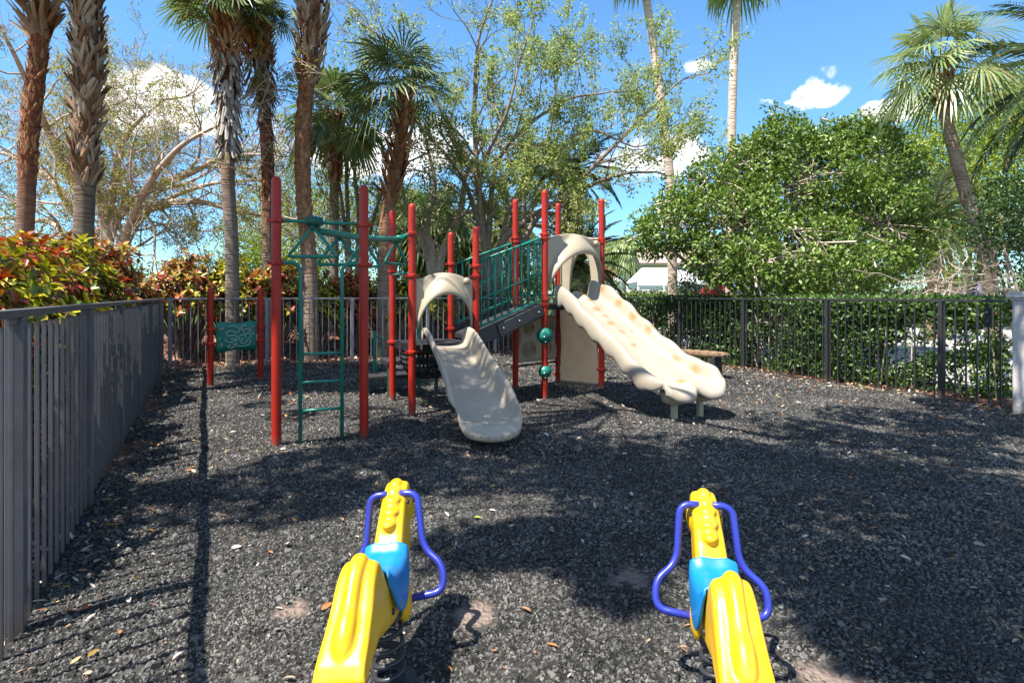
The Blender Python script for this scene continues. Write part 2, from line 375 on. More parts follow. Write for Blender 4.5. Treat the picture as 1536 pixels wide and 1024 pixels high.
ay = np.concatenate([np.linspace(-400, -20, 8), np.linspace(-12, 24, 145), np.linspace(26, 60, 14), np.linspace(75, 1200, 14)])
X, Y = np.meshgrid(ax, ay, indexing='ij')
g = G(); g.grid(np.stack([X, Y, earth_h(X, Y)], -1))
m_earth, N, L = new_mat('earth_and_lawn')
v = pos(N); b = N.new('ShaderNodeBsdfPrincipled'); o_ = N.new('ShaderNodeOutputMaterial'); L.new(b.outputs[0], o_.inputs[0])
b.inputs['Roughness'].default_value = .95; b.inputs['Specular IOR Level'].default_value = .1
r1 = ramp(N, [(.3, (.06, .035, .025)), (.5, (.16, .085, .055)), (.62, (.26, .16, .11)), (.75, (.12, .06, .04))]); L.new(noise(N, L, 14, 6, v), r1.inputs[0])
r2 = ramp(N, [(.35, (.03, .07, .015)), (.65, (.07, .13, .03))]); L.new(noise(N, L, 3, 5, v), r2.inputs[0])
dd = N.new('ShaderNodeVectorMath'); dd.operation = 'LENGTH'; L.new(v, dd.inputs[0])
mr = N.new('ShaderNodeMapRange'); L.new(dd.outputs['Value'], mr.inputs[0]); mr.inputs[1].default_value = 19; mr.inputs[2].default_value = 24
L.new(mixc(N, L, mr.outputs[0], r1.outputs[0], r2.outputs[0]), b.inputs['Base Color'])
bn = N.new('ShaderNodeBump'); bn.inputs['Distance'].default_value = .04; L.new(noise(N, L, 30, 6, v), bn.inputs['Height']); L.new(bn.outputs[0], b.inputs['Normal'])
tag(obj('earth_ground', g, m_earth), kind='structure')
# the mulched yard
E0 = LF-DIR*7.; 
us = np.arange(0, 20.4, .12); 
def yard(u, vv): return E0+DIR*u+BACK*vv          # u along the left fence, vv across the yard
wid = d_right(*CR[:2])-d_right(*CL[:2]); wid = np.dot(CR-CL, BACK); ulen = np.dot(CL-E0, DIR)
us = np.linspace(0, ulen+.15, 150); vs_ = np.linspace(-.15, wid+.15, 110)
U, VV = np.meshgrid(us, vs_, indexing='ij')
XY = E0[None, None]+U[..., None]*DIR+VV[..., None]*BACK
XY[..., 2] = ground_h(XY[..., 0], XY[..., 1])
g = G(); g.grid(XY)
m_base, N, L = new_mat('mulch_bed')
v = pos(N); b = N.new('ShaderNodeBsdfPrincipled'); o_ = N.new('ShaderNodeOutputMaterial'); L.new(b.outputs[0], o_.inputs[0])
b.inputs['Roughness'].default_value = .9; b.inputs['Specular IOR Level'].default_value = .25
vo = N.new('ShaderNodeTexVoronoi'); vo.inputs['Scale'].default_value = 42; L.new(v, vo.inputs['Vector'])
r1 = ramp(N, [(0, (.007, .0068, .0062)), (.55, (.018, .017, .0155)), (.85, (.045, .043, .039)), (1, (.09, .085, .076))]); L.new(vo.outputs['Color'], r1.inputs[0])
dust = ramp(N, [(.45, (0, 0, 0)), (.75, (1, 1, 1))]); L.new(noise(N, L, 1.6, 5, v), dust.inputs[0])
c = mixc(N, L, math_node(N, L, 'MULTIPLY', dust.outputs[0], .35), r1.outputs[0], (.11, .085, .072))
for bx, by, r in BARE:                      # sandy hollows worn bare by feet
    d = N.new('ShaderNodeVectorMath'); d.operation = 'DISTANCE'; L.new(v, d.inputs[0]); d.inputs[1].default_value = (bx, by, -.03)
    q = math_node(N, L, 'ADD', d.outputs['Value'], math_node(N, L, 'MULTIPLY_ADD', noise(N, L, 12, 4, v), .2, False, -.1))
    mr = N.new('ShaderNodeMapRange'); L.new(q, mr.inputs[0]); mr.inputs[1].default_value = r*1.05; mr.inputs[2].default_value = r*.55
    c = mixc(N, L, mr.outputs[0], c, (.20, .15, .122))
L.new(c, b.inputs['Base Color'])
bn = N.new('ShaderNodeBump'); bn.inputs['Distance'].default_value = .02; bn.inputs['Strength'].default_value = 1
L.new(vo.outputs['Distance'], bn.inputs['Height']); L.new(bn.outputs[0], b.inputs['Normal'])
tag(obj('mulch_ground', g, m_base), kind='structure')
# loose rubber nuggets
def in_yard(x, y, e=0.): return (d_left(x, y) < -e) & (d_back(x, y) < -e) & (d_right(x, y) < -e)
def scatter(dens, y0, y1, e=.02):
    x0, x1 = -.9*y1-.3, min(.9*y1+.3, 9); n = int(dens*(x1-x0)*(y1-y0))
    x = rng.uniform(x0, x1, n); y = rng.uniform(y0, y1, n)
    k = in_yard(x, y, e) & (np.abs(x) < .87*y+.4)
    return x[k], y[k]
def chips(g, x, y, L_, bury=.25):
    n = len(x); z = ground_h(x, y); a = rng.uniform(0, 2*math.pi, n); l = L_*rng.uniform(.55, 1.35, n); wd = l*rng.uniform(.4, .8, n); h = l*rng.uniform(.25, .6, n)
    tx, ty = rng.normal(0, .3, n), rng.normal(0, .3, n)
    base = np.array([[-.5, -.5, 0], [.5, -.5, 0], [.55, .5, 0], [-.45, .5, 0], [-.32, -.22, 1], [.3, -.3, .8], [.25, .3, 1.], [-.28, .34, .75]])
    q = base[None]*np.stack([l, wd, h], -1)[:, None]*(1+rng.normal(0, .16, (n, 8, 1)))
    q[..., 2] += q[..., 0]*tx[:, None]+q[..., 1]*ty[:, None]
    c, s = np.cos(a)[:, None], np.sin(a)[:, None]
    V = np.stack([q[..., 0]*c-q[..., 1]*s+x[:, None], q[..., 0]*s+q[..., 1]*c+y[:, None], q[..., 2]+z[:, None]-(bury*h)[:, None]], -1)
    o = np.arange(n)[:, None]*8
    g.add(V.reshape(-1, 3), np.vstack([o+np.array(f) for f in ([0, 1, 5, 4], [1, 2, 6, 5], [2, 3, 7, 6], [3, 0, 4, 7], [4, 5, 6, 7])]))
g = G()
for dens, y0, y1, l in ((5600, 1.3, 3.3, .0165), (3500, 3.3, 5.5, .0185), (1600, 5.5, 9, .0235), (620, 9, 16.7, .031)):
    x, y = scatter(dens, y0, y1)
    keep = np.ones(len(x), bool)
    for bx, by, r in BARE: keep &= ~((np.hypot(x-bx, y-by) < r*.85*rng.uniform(.7, 1.25, len(x))) & (rng.random(len(x)) < .9))
    chips(g, x[keep], y[keep], l)
x, y = scatter(90, 1.4, 6); chips(g, x, y, .036, .1)
m_chip = leaf_mat('rubber_nugget', [(0, (.007, .0068, .006)), (.36, (.026, .025, .022)), (.66, (.090, .085, .075)), (.88, (.165, .156, .136)), (.985, (.25, .21, .16)), (1., (.40, .37, .33))], rough=.6, trans=0, spec=.5, clump=.3, cscale=1.3)
tag(obj('rubber_mulch', g, m_chip, smooth=False), 'loose black rubber nuggets covering the whole playground', kind='stuff')
# fallen leaves and pale bark bits
g = G()
def litter(g, x, y, L_, hfun, W=.45):
    n = len(x); a = rng.uniform(0, 2*math.pi, n); z = hfun(x, y)+L_*.25+.004
    d = np.stack([np.cos(a), np.sin(a), rng.normal(0, .3, n)], -1); nr = np.array([0, 0, 1.])+rng.normal(0, .35, (n, 3))
    l = L_*rng.uniform(.5, 1.5, n); leaves(g, np.stack([x, y, z], -1), d, nr, l, l*W*rng.uniform(.6, 1.2, n), 'broad', curl=rng.uniform(-.3, .4), fold=.2)
for dens, y0, y1, l in ((10, 1.4, 3.5, .042), (14, 3.5, 7, .045), (13, 7, 16.5, .05)):
    x, y = scatter(dens, y0, y1); litter(g, x, y, l, ground_h)
for dens, y0, y1, l in ((22, 1.4, 4, .013), (18, 4, 8, .018), (13, 8, 16, .025)):
    x, y = scatter(dens, y0, y1); litter(g, x, y, l, ground_h, .7)
x, y = scatter(70, 1.5, 12); k = d_left(x, y) > -.28; litter(g, x[k], y[k], .05, ground_h)
x, y = scatter(90, 7, 16.5); k = (d_back(x, y) > -.7) | (d_right(x, y) > -.6); litter(g, x[k], y[k], .06, ground_h)
m_lit = leaf_mat('fallen_leaf', [(0, (.30, .12, .05)), (.25, (.36, .24, .15)), (.5, (.48, .42, .35)), (.72, (.55, .50, .43)), (.86, (.5, .27, .07)), (.95, (.3, .1, .05)), (1, (.25, .3, .06))], rough=.8, trans=.15, spec=.2)
tag(obj('fallen_leaves', g, m_lit), 'dry leaves and bark bits scattered over the mulch', kind='stuff')
g = G()
n = 26000; x = rng.uniform(-9, 1.5, n); y = rng.uniform(9, 21, n); k = (d_back(x, y) > .02) & (d_back(x, y) < 5); litter(g, x[k], y[k], .085, earth_h, .6)
n = 9000; x = rng.uniform(-10, -1.5, n); y = rng.uniform(1.5, 13, n); k = (d_left(x, y) > .03) & (d_left(x, y) < 1.5) & (d_back(x, y) < 0); litter(g, x[k], y[k], .07, earth_h, .6)
n = 5000; x = rng.uniform(2, 8, n); y = rng.uniform(6, 17, n); k = (d_right(x, y) > .02) & (d_right(x, y) < .6); litter(g, x[k], y[k], .06, earth_h, .6)
m_lit2 = leaf_mat('reddish_leaf_litter', [(0, (.2, .075, .045)), (.35, (.36, .17, .11)), (.7, (.5, .29, .2)), (.9, (.55, .42, .33)), (1, (.13, .06, .04))], rough=.8, trans=.1, spec=.2)
tag(obj('leaf_litter', g, m_lit2), 'reddish brown leaf litter on the soil behind the fences', kind='stuff')
# pale pool deck beyond the right hand hedge
g = G(); a = RF+BACK*1.5-DIR*10; q = [a, a+BACK*22, a+BACK*22+DIR*26, a+DIR*26]
g.add(np.array([[p[0], p[1], .012] for p in q]), [[0, 1, 2, 3]])
tag(obj('pool_deck', g, solid('pale_concrete', (.40, .38, .355), (.30, .285, .265), rough=.8, spec=.2, scale=1.2, bump=.1)), kind='structure')
# ================================================================== fences, pillar
m_fence = solid('grey_powder_coat', (.11, .114, .125), (.085, .088, .097), rough=.34, spec=.5, wear=.12, dirt=.16, scale=5, bump=.03, bscale=180)
m_fence2 = solid('black_powder_coat', (.028, .030, .032), (.02, .021, .023), rough=.45, wear=.1, dirt=.15, spec=.45, scale=5)
m_fence3 = solid('sunlit_grey_powder_coat', (.24, .245, .26), (.19, .195, .205), rough=.4, dirt=.15)  # back fence: its sunlit brightness is put into a lighter coat colour
FH = 1.435
def fence(A, B, label, mat, gap, post_at, pk=.019, pw=.070):
    A, B = np.asarray(A), np.asarray(B); d = unit(B-A); Ln = np.linalg.norm(B-A)
    t = thing('metal_fence', A, label, 'fence', rz=math.atan2(d[1], d[0]))
    def bx(name, c, s, bev=.003):
        g = G(); g.box(c, s); o = obj(name, g, mat, t, local=True, smooth=False); mod_bevel(o, bev, 2); return o
    bx('top_rail', (Ln/2, 0, FH-.018), (Ln, .058, .036))
    p0 = bx('fence_post', (0, 0, FH/2-.06), (pw, pw, FH+.045), .004)
    posts = [p for p in post_at if 0 <= p <= Ln]
    for i, p in enumerate(posts):
        o = p0 if i == 0 else clone(p0, t); o.location = (p, 0, 0)
    r0 = bx('bracket', (0, 0, FH-.052), (.115, .030, .03), .003)
    for i, p in enumerate(posts):
        o = r0 if i == 0 else clone(r0, t); o.location = (p, 0, 0)
    k0 = bx('picket', (0, 0, FH/2-.05), (pk, pk, FH-.04), .002); first = True; s = gap*.5
    while s < Ln:
        if min([abs(s-p) for p in posts]+[9]) > gap*.35:
            o = k0 if first else clone(k0, t); o.location = (s, 0, 0); o.rotation_euler = (0, 0, rng.normal(0, .03)); first = False
        s += gap
    return t
fence(LF-DIR*1.8, CL, 'dark grey metal picket fence along the left edge of the playground', m_fence, .150, [0]+[1.8*i for i in range(1, 8)])
fence(CL+BACK*.0, CR, 'grey picket fence across the back in front of the palms', m_fence3, .136, [.11+1.8*i for i in range(0, 6)])
pr = RF+DIR*5.26*DIR[1]
Rs = np.dot(CR-RF, DIR)
fence(RF-DIR*.80, RF+DIR*(Rs-.07), 'dark picket fence in front of the clipped hedge on the right', m_fence2, .136, [.80+1.78*i for i in range(0, 6)], .0195, .056)
t = thing('pillar', (6.68, 7.4, 0), 'pale lavender stucco pillar at the right edge of the photo', 'pillar', rz=math.atan2(BACK[1], BACK[0]))
m_st = solid('pale_stucco', (.58, .53, .49), (.50, .455, .42), rough=.85, spec=.2, scale=4, bump=.25, bscale=120, wear=.15, dirt=.2)
g = G(); g.box((0, 0, .68), (.6, .6, 1.5)); mod_bevel(obj('shaft', g, m_st, t, local=True, smooth=False), .012, 3)
g = G()
for z, s, h in ((1.445, .64, .035), (1.482, .70, .045), (1.521, .66, .035)): g.box((0, 0, z), (s, s, h-.001))
mod_bevel(obj('cap', g, m_st, t, local=True, smooth=False), .012, 3)
# latch on the fence end
t = thing('gate_latch', RF-DIR*.62+[0, 0, 1.1], 'small black gate latch box on the fence end beside the pillar', 'latch', rz=math.atan2(BACK[1], BACK[0]))
g = G(); g.box((-.05, 0, .1), (.05, .09, .26)); g.box((-.085, 0, .16), (.03, .05, .05)); g.box((-.085, 0, .04), (.03, .05, .05)); mod_bevel(obj('latch_body', g, m_fence2, t, local=True, smooth=False), .006)
g = G(); g.ball((-.105, 0, .16), .014, 10, 6); obj('latch_button', g, solid('steel', (.5, .5, .5), rough=.3, metal=.9), t, local=True)
# ================================================================== playground materials
m_red = solid('red_powder_coat', (.40, .022, .010), (.34, .018, .008), rough=.42, spec=.32, scale=3, wear=.10, dirt=.12)
m_green = solid('green_powder_coat', (.008, .21, .145), (.006, .17, .118), rough=.38, spec=.45, coat=.1, wear=.10, dirt=.1)
m_tan = solid('cream_plastic', (.41, .345, .25), (.36, .298, .203), rough=.42, spec=.4, scale=2.2, wear=.12)
m_grey = solid('weathered_cream_plastic', (.44, .375, .285), (.38, .315, .23), rough=.45, spec=.4, scale=3)
m_dtan = solid('beige_plastic_panel', (.46, .37, .265), (.40, .315, .22), rough=.5, spec=.35, scale=3)
m_black = solid('black_vinyl_deck', (.035, .036, .04), (.025, .025, .028), rough=.5, spec=.4, scale=8, bump=.15, bscale=90)
m_skirt = solid('charcoal_plastic', (.042, .042, .043), (.028, .028, .029), rough=.5, spec=.4)
m_steel = solid('bolt_steel', (.45, .45, .46), rough=.35, metal=.9)
m_sgreen = solid('dark_green_plastic', (.008, .09, .06), rough=.5)
PR = .047
PX = {'A': (-2.325, 5.92), 'B': (-1.55, 6.28), 'P1': (-1.264, 7.59), 'P2': (-1.70, 8.54), 'P7': (-.478, 7.95), 'P8': (-.90, 8.85), 'P3': (.47, 8.6), 'P4': (.055, 9.54), 'P5': (1.435, 9.6), 'P6': (.775, 10.1)}
TOP = {'A': 2.665, 'B': 2.645, 'P1': 2.65, 'P2': 2.70, 'P7': 2.40, 'P8': 2.42, 'P3': 3.0, 'P4': 3.015, 'P5': 3.03, 'P6': 3.035}
def pp(k, z): return np.array([*PX[k], z])
ps = thing('play_structure', (0, 8.4, 0), 'large red and green climbing structure with two cream slides and a bridge', 'playground')
def post_shape(g, x, y, top, r=PR):
    g.lathe((x, y, 0), [(r, -.25), (r, top-.06), (r*.97, top-.035), (r*.8, top-.012), (r*.45, top), (.004, top+.002)], 20)
posts = {}
for k in PX:
    g = G(); post_shape(g, *PX[k], TOP[k]); posts[k] = obj('post', g, m_red, ps, angle=60)
def clamp(k, z, az=0., r=PR):
    g = G(); x, y = PX[k]
    g.lathe((x, y, z), [(r+.001, -.024), (r+.014, -.018), (r+.016, 0), (r+.014, .018), (r+.001, .024)], 18)
    for s in (0, math.pi):
        c, q = math.cos(az+s), math.sin(az+s)
        g.box((x+c*(r+.022), y+q*(r+.022), z), (.034, .03, .03), az+s)
    g.ball((x+math.cos(az-1.6)*(r+.017), y+math.sin(az-1.6)*(r+.017), z), .011, 8, 6)
    return obj('clamp', g, m_red, posts[k], angle=50)
def az(a, b): return math.atan2(PX[b][1]-PX[a][1], PX[b][0]-PX[a][0])
for k, z, o in (('A', 2.23, 'B'), ('A', 1.815, 'B'), ('B', 2.23, 'A'), ('B', 1.815, 'A'), ('P1', 2.27, 'P2'), ('P1', 1.74, 'P7'), ('P1', .775, 'P7'), ('P2', 2.27, 'P1'), ('P2', 1.83, 'P1'), ('P2', .83, 'P1'),
                ('P7', 1.88, 'P3'), ('P7', 1.745, 'P1'), ('P7', 1.03, 'P3'), ('P8', 1.95, 'P4'), ('P8', 1.0, 'P4'), ('P3', 2.36, 'P7'), ('P3', 2.31, 'P5'), ('P3', 1.43, 'P7'), ('P3', 1.36, 'P5'), ('P4', 2.40, 'P8'), ('P4', 2.34, 'P6'),
                ('P4', .355, 'P6'), ('P5', 2.38, 'P3'), ('P5', 2.34, 'P6'), ('P5', .30, 'P6'), ('P6', 1.28, 'P5'), ('P6', .80, 'P5'), ('P6', .37, 'P4'), ('P6', .16, 'P5')):
    clamp(k, z, az(k, o))
def bar(name, pts, r, mat, parent=ps, k=10, closed=False):
    g = G(); g.tube(pts, r, k, closed=closed); return obj(name, g, mat, parent)
# ---- trapeze rail
ca, cb = pp('A', 2.235), pp('B', 2.235)
bar('cross_bar', [ca, cb], .018, m_green); bar('cross_bar', [pp('P2', 2.285), pp('P1', 2.285)], .018, m_green)
hub = ca*.585+cb*.415; end = pp('P1', 2.285)*.45+pp('P2', 2.285)*.55
g = G(); g.ball(hub-[0, 0, .0], (.085, .085, .062), 18, 10); g.lathe(hub, [(.05, -.085), (.055, -.06), (.03, -.055)], 14)
for s in (-1, 1): g.box(hub+unit(cb-ca)*s*.06+[0, 0, .01], (.05, .09, .07), az('A', 'B'))
obj('rail_hub', g, m_sgreen, ps, angle=50)
ra, rb = hub-[-.015, -.09, .085], end-[0, .12, .045]
mid = (ra+rb)/2+np.array([.06, 0, -.03]); path = spline([ra, mid, rb], 8)
bar('trapeze_rail', path, .036, m_green, k=14)
g = G(); g.lathe(rb-[0, 0, .05], [(.03, 0), (.05, .02), (.05, .08), (.03, .1)], 12); g.tube([rb, rb+(end-rb)*.6, end], .022, 8); g.tube([rb+[.02, 0, 0], pp('P1', 2.285)], .012, 6)
obj('rail_bracket', g, m_green, ps, angle=50)
for i, (f, a, q) in enumerate(((0., .02, 0), (.19, .06, .1), (.45, .95, 0), (.92, 1.15, 0))):
    p = path[int(round(f*(len(path)-1)))]+np.array([0, 0, -.03]) if i else hub+np.array([0, -.035, -.055])
    c, s = math.cos(a), math.sin(a); W, H = .255, .285
    loop = fillet([(.0, -.0), (-W, -H), (W, -H), (.0, -.0)], .06, 7)
    loop = np.vstack([[-.02, -.012], loop[1:-1], [.02, -.012]])
    pts = np.array([[p[0]+x*c, p[1]+x*s, p[2]+z-.012] for x, z in loop])
    h = bar('trapeze_handle', pts, .0175, m_green, k=8)
    g = G(); g.ball(p-[0, 0, .006], .028, 10, 8); obj('swivel', g, m_sgreen, h)
# ---- ladder
for k, o, f in (('A', 'B', .262), ('B', 'A', .262)):
    a = pp(k, 1.82); b_ = pp(o, 1.82); q = a+(b_-a)*f
    bar('ladder_rail', fillet([a, q, [q[0], q[1], -.2]], .16, 10), .019, m_green, k=12)
for z in (.905, .62, .335):
    a, b_ = pp('A', z), pp('B', z); bar('rung', [a+(b_-a)*.262, a+(b_-a)*.738], .015, m_green)
# ---- lower deck
def deck(k4, z, th, name):
    g = G(); q = [pp(k, z) for k in k4]; c = sum(q)/4
    q = [c+(x-c)*.97 for x in q]
    V = np.array(q+[x-[0, 0, th] for x in q]); g.add(V, [[0, 1, 2, 3], [7, 6, 5, 4], [0, 4, 5, 1], [1, 5, 6, 2], [2, 6, 7, 3], [3, 7, 4, 0]])
    return mod_bevel(obj(name, g, m_black, ps, smooth=False), .012, 3)
deck(('P1', 'P7', 'P8', 'P2'), .86, .11, 'deck')
# perforated upper deck: a metal grid
def grid_deck(k4, z):
    q = [pp(k, z) for k in k4]; g = G()
    for i in range(4): g.beam(q[i]-[0, 0, .04], q[(i+1) % 4]-[0, 0, .04], .04, .078)
    for i in range(1, 62):
        f = i/62; g.beam(q[0]*(1-f)+q[1]*f, q[3]*(1-f)+q[2]*f, .0072, .008)
        g.beam(q[0]*(1-f)+q[3]*f+[0, 0, .001], q[1]*(1-f)+q[2]*f+[0, 0, .001], .0072, .011)
    return obj('mesh_deck', g, m_black, ps, smooth=False)
grid_deck(('P3', 'P5', 'P6', 'P4'), 1.36)
# ---- transfer steps beside the lower deck
wdir = unit(pp('P2', 0)-pp('P1', 0)); odir = -unit(pp('P7', 0)-pp('P1', 0))
c = (pp('P1', 0)+pp('P2', 0))/2
def slab(c_, z, du, dv, th, name, mat):
    q = [c_+wdir*a*du+odir*b_*dv for a, b_ in ((-1, 0), (1, 0), (1, 1), (-1, 1))]; g = G()
    V = np.array([[*x[:2], z] for x in q]+[[*x[:2], z-th] for x in q]); g.add(V, [[0, 1, 2, 3], [7, 6, 5, 4], [0, 4, 5, 1], [1, 5, 6, 2], [2, 6, 7, 3], [3, 7, 4, 0]])
    return mod_bevel(obj(name, g, mat, ps, smooth=False), .012, 3)
c2 = pp('P2', 0)*.5+pp('P8', 0)*.5; n2 = unit(pp('P2', 0)-pp('P1', 0)); u2 = unit(pp('P8', 0)-pp('P2', 0))
def slab2(z, a0, a1, b0, b1, th, name, mat):
    o_ = pp('P2', 0); q = [o_+u2*a+n2*b_ for a, b_ in ((a0, b0), (a1, b0), (a1, b1), (a0, b1))]; g = G()
    V = np.array([[*x[:2], z] for x in q]+[[*x[:2], z-th] for x in q]); g.add(V, [[0, 1, 2, 3], [7, 6, 5, 4], [0, 4, 5, 1], [1, 5, 6, 2], [2, 6, 7, 3], [3, 7, 4, 0]])
    return mod_bevel(obj(name, g, mat, ps, smooth=False), .012, 3)
slab2(.55, -.05, .75, .12, .62, .07, 'transfer_step', m_black); slab2(.27, -.3, .6, .63, 1.1, .06, 'transfer_step', m_black)
g = G()
for a, b_ in ((-.0, .2), (.7, .2), (-.2, .7), (.5, 1.0)):
    q = pp('P2', 0)+u2*a+n2*b_; g.beam([*q[:2], .24+.24*(b_ < .5)], [q[0], q[1]+1e-4, -.1], .05, .05)
obj('step_leg', g, m_sgreen, ps, smooth=False)
# black perforated basket hanging under the deck edge
q1, q2 = pp('P1', .755)+wdir*.12, pp('P7', .755)+wdir*.12
th = np.linspace(0, math.pi, 13); g = G(); rows = []
bc = (pp('P1', 0)*.62+pp('P7', 0)*.38)+wdir*.42
for vv in np.linspace(0, 1, 8):
    r = .36*math.cos(vv*1.1); rows.append([[bc[0]+r*math.cos(a)*1.0, bc[1]+r*math.sin(a), .74-.34*math.sin(vv*1.45)] for a in np.linspace(0, 2*math.pi, 37)])
g.grid(np.array(rows)); bk = obj('perforated_basket', g, m_black, ps)
wf = bk.modifiers.new('wire', 'WIREFRAME'); wf.thickness = .026; wf.use_replace = True
# green grab posts and bent hand rails
gp = P(562, 577, 10.0); gp[2] = 0
def green_post(x, y, top):
    g = G(); g.lathe((x, y, 0), [(.028, -.2), (.028, top-.03), (.038, top-.028), (.038, top-.008), (.02, top), (.003, top+.001)], 14); return obj('grab_post', g, m_green, ps, angle=50)
green_post(gp[0], gp[1], .9)
bar('grab_rail', fillet([[gp[0], gp[1], .80], [gp[0]+.11, gp[1]+.02, .80], [gp[0]+.13, gp[1]+.02, .35], [gp[0]+.03, gp[1], .22]], .08), .016, m_green)
q = P(629, 505, 9.4); green_post(q[0], q[1], .96)
q = P(585, 505, 9.1)
bar('hand_rail', fillet([pp('P2', 1.83), [q[0]+.1, q[1], 1.83], [q[0]-.05, q[1]+.15, 1.35], [q[0]-.04, q[1]+.15, .3]], .12), .017, m_green)
q = pp('P8', 1.6)
bar('hand_rail', fillet([q, q+u2*-.18+n2*.05, q+u2*-.42+n2*.15+[0, 0, -.42], q+u2*-.42+n2*.15+[0, 0, -1.2]], .12), .017, m_green)
bar('guard_rail', [pp('P1', 1.78), pp('P2', 1.78)], .017, m_green)
# ---- activity balls
for z, r in ((.915, .121), (.40, .095)):
    g = G(); g.ball(pp('P3', z), r, 28, 18); o = obj('activity_ball', g, m_green, ps)
    g = G(); d = unit(np.array([-.1, -1, .05])); g.ball(pp('P3', z-.02)+d*r*.985, .02, 10, 6); g.ball(pp('P3', z-.05)+unit(np.array([.05, -1, -.3]))*r, .012, 8, 6)
    for a in (0, 3.14): g.ball(pp('P3', z)+np.array([math.cos(a), math.sin(a), 0])*r, .012, 8, 6)
    obj('bolt', g, m_steel, o)
# ---- bridge
ba, bb = 1.02, 1.42
def at_bridge(a, b_, t, z0, z1): return pp(a, z0)*(1-t)+pp(b_, z1)*t
br = obj('bridge_floor', (lambda g: (g.add(np.array([at_bridge(a, b_, t, .93, 1.32)-[0, 0, dz] for dz in (0, .06) for a, b_ in (('P7', 'P3'), ('P8', 'P4')) for t in (.03, .97)]),
     [[0, 1, 3, 2], [6, 7, 5, 4], [0, 4, 5, 1], [2, 3, 7, 6], [0, 2, 6, 4], [1, 5, 7, 3]]), g)[1])(G()), m_skirt, ps, smooth=False)
for a, b_ in (('P7', 'P3'), ('P8', 'P4')):
    d = unit(pp(b_, 0)-pp(a, 0)); q0, q1 = at_bridge(a, b_, .05, 1.02, 1.42), at_bridge(a, b_, .95, 1.02, 1.42)
    g = G(); g.beam(q0-[0, 0, .115], q1-[0, 0, .115], .03, .21); mod_bevel(obj('bridge_skirt', g, m_skirt, ps, smooth=False), .006)
    s0 = at_bridge(a, b_, .30, 1.02, 1.42); sd = np.array([d[1], -d[0], 0])*.028*(1 if a == 'P7' else -1)
    g = G(); g.beam(s0-[0, 0, .13]+sd, q1-[0, 0, .105]+sd, .026, .17); pl = mod_bevel(obj('skirt_plate', g, solid('charcoal_plate', (.055, .055, .056), rough=.45), ps, smooth=False), .006)
    for f in (.1, .45, .9): g = G(); g.ball(s0*(1-f)+q1*f-[0, 0, .12]+sd*1.5, .014, 8, 6); obj('bolt', g, m_steel, pl)
    rail = bar('bridge_railing', [at_bridge(a, b_, .03, 1.055, 1.455), at_bridge(a, b_, .97, 1.055, 1.455)], .018, m_green)
    tz = (1.93, 2.335)
    bar('top_rail', [at_bridge(a, b_, .03, *tz), at_bridge(a, b_, .9, tz[0], tz[1]), at_bridge(a, b_, .97, tz[0], tz[1]-.01)], .017, m_green, rail)
    if a == 'P8': bar('middle_rail', [at_bridge(a, b_, .03, 1.5, 1.9), at_bridge(a, b_, .97, 1.5, 1.9)], .013, m_green, rail)
    else: bar('middle_rail', [at_bridge(a, b_, .03, 1.42, 1.83), at_bridge(a, b_, .97, 1.42, 1.83)], .012, m_green, rail)
    for i in range(10):
        f = .07+.86*i/9; bar('baluster', [at_bridge(a, b_, f, 1.055, 1.455), at_bridge(a, b_, f, *tz)], .0125, m_green, rail, 8)
# side guard of the upper deck
rail = bar('deck_railing', [pp('P4', 1.5)*.97+pp('P6', 1.5)*.03, pp('P6', 1.5)*.97+pp('P4', 1.5)*.03], .016, m_green)
for i in range(5):
    f = .12+.19*i; bar('baluster', [pp('P4', 1.5)*(1-f)+pp('P6', 1.5)*f, pp('P4', 2.35)*(1-f)+pp('P6', 2.35)*f], .0125, m_green, rail, 8)
bar('top_rail', [pp('P4', 2.35), pp('P6', 2.35)], .016, m_green, rail)
# ---- arched hoods over the slide mouths
def hood(A, B, z0, z1, out, mat, bulge=.2, name='slide_hood', rim=(.36, .80)):
    A, B = np.asarray(A), np.asarray(B); c = (A+B)/2; u = unit(B-A); o_ = np.asarray(out); W = np.linalg.norm(B-A)-2*PR-.02; H = z1-z0
    th = np.linspace(0, math.pi, 33); s, k = np.sin(th), np.cos(th)
    rows = []
    def ring(a, h, y, p=1., q=1.):
        x = np.sign(k)*np.abs(k)**p*a*W; z = np.abs(s)**q*h*H
        yy = y*s**.8 if np.isscalar(y) else y
        rows.append(c+u*x[:, None]+o_*yy[:, None]+np.array([0, 0, 1.])*(z0+z)[:, None])
    def put(x, y, z): rows.append(c+u*x[:, None]+o_*np.broadcast_to(y, x.shape)[:, None]+np.array([0, 0, 1.])*(z0+z)[:, None])
    fr = .475 if bulge > .1 else rim[0]; top = .645 if bulge > .1 else rim[1]
    yb = bulge*s**.9
    for da, dz, ky in ((0, -.012, .93), (.002, .0, 1.), (.006, .05, 1.03), (.010, .15, .86), (.012, .25, .58), (.013, .33, .28), (.014, .365, .06)):
        put((fr+da)*W*np.sign(k)*np.abs(k)**(.92+(dz*1.3 if bulge > .1 else 0)), yb*ky, (top+dz*(1 if bulge > .1 else .5))*H*s)
    zl = rows[-1][:, 2]-z0; rx = np.clip(k*1.75, -1, 1)*.5*W; rz = np.clip(s*1.75, 0, 1)*H*(.925+.02*np.cos(k*6)); rz = np.maximum(rz, zl+.004)
    put(rx*.985, 0., rz-.006); put(rx, 0., rz); put(rx, -.004, rz); put(rx, -.04, rz); put(rx*.985, -.04, rz-.01)
    g = G(); g.grid(np.array(rows)); o = obj(name, g, mat, ps); mod_solid(o, .028, 0); mod_sub(o, 1)
    g = G()
    for sg in (1,): g.ball(c+u*W*.40*sg+o_*.02+[0, 0, z0+H*.88], (.05, .05, .05), 14, 10)
    obj('knob', g, mat, o)
    return o
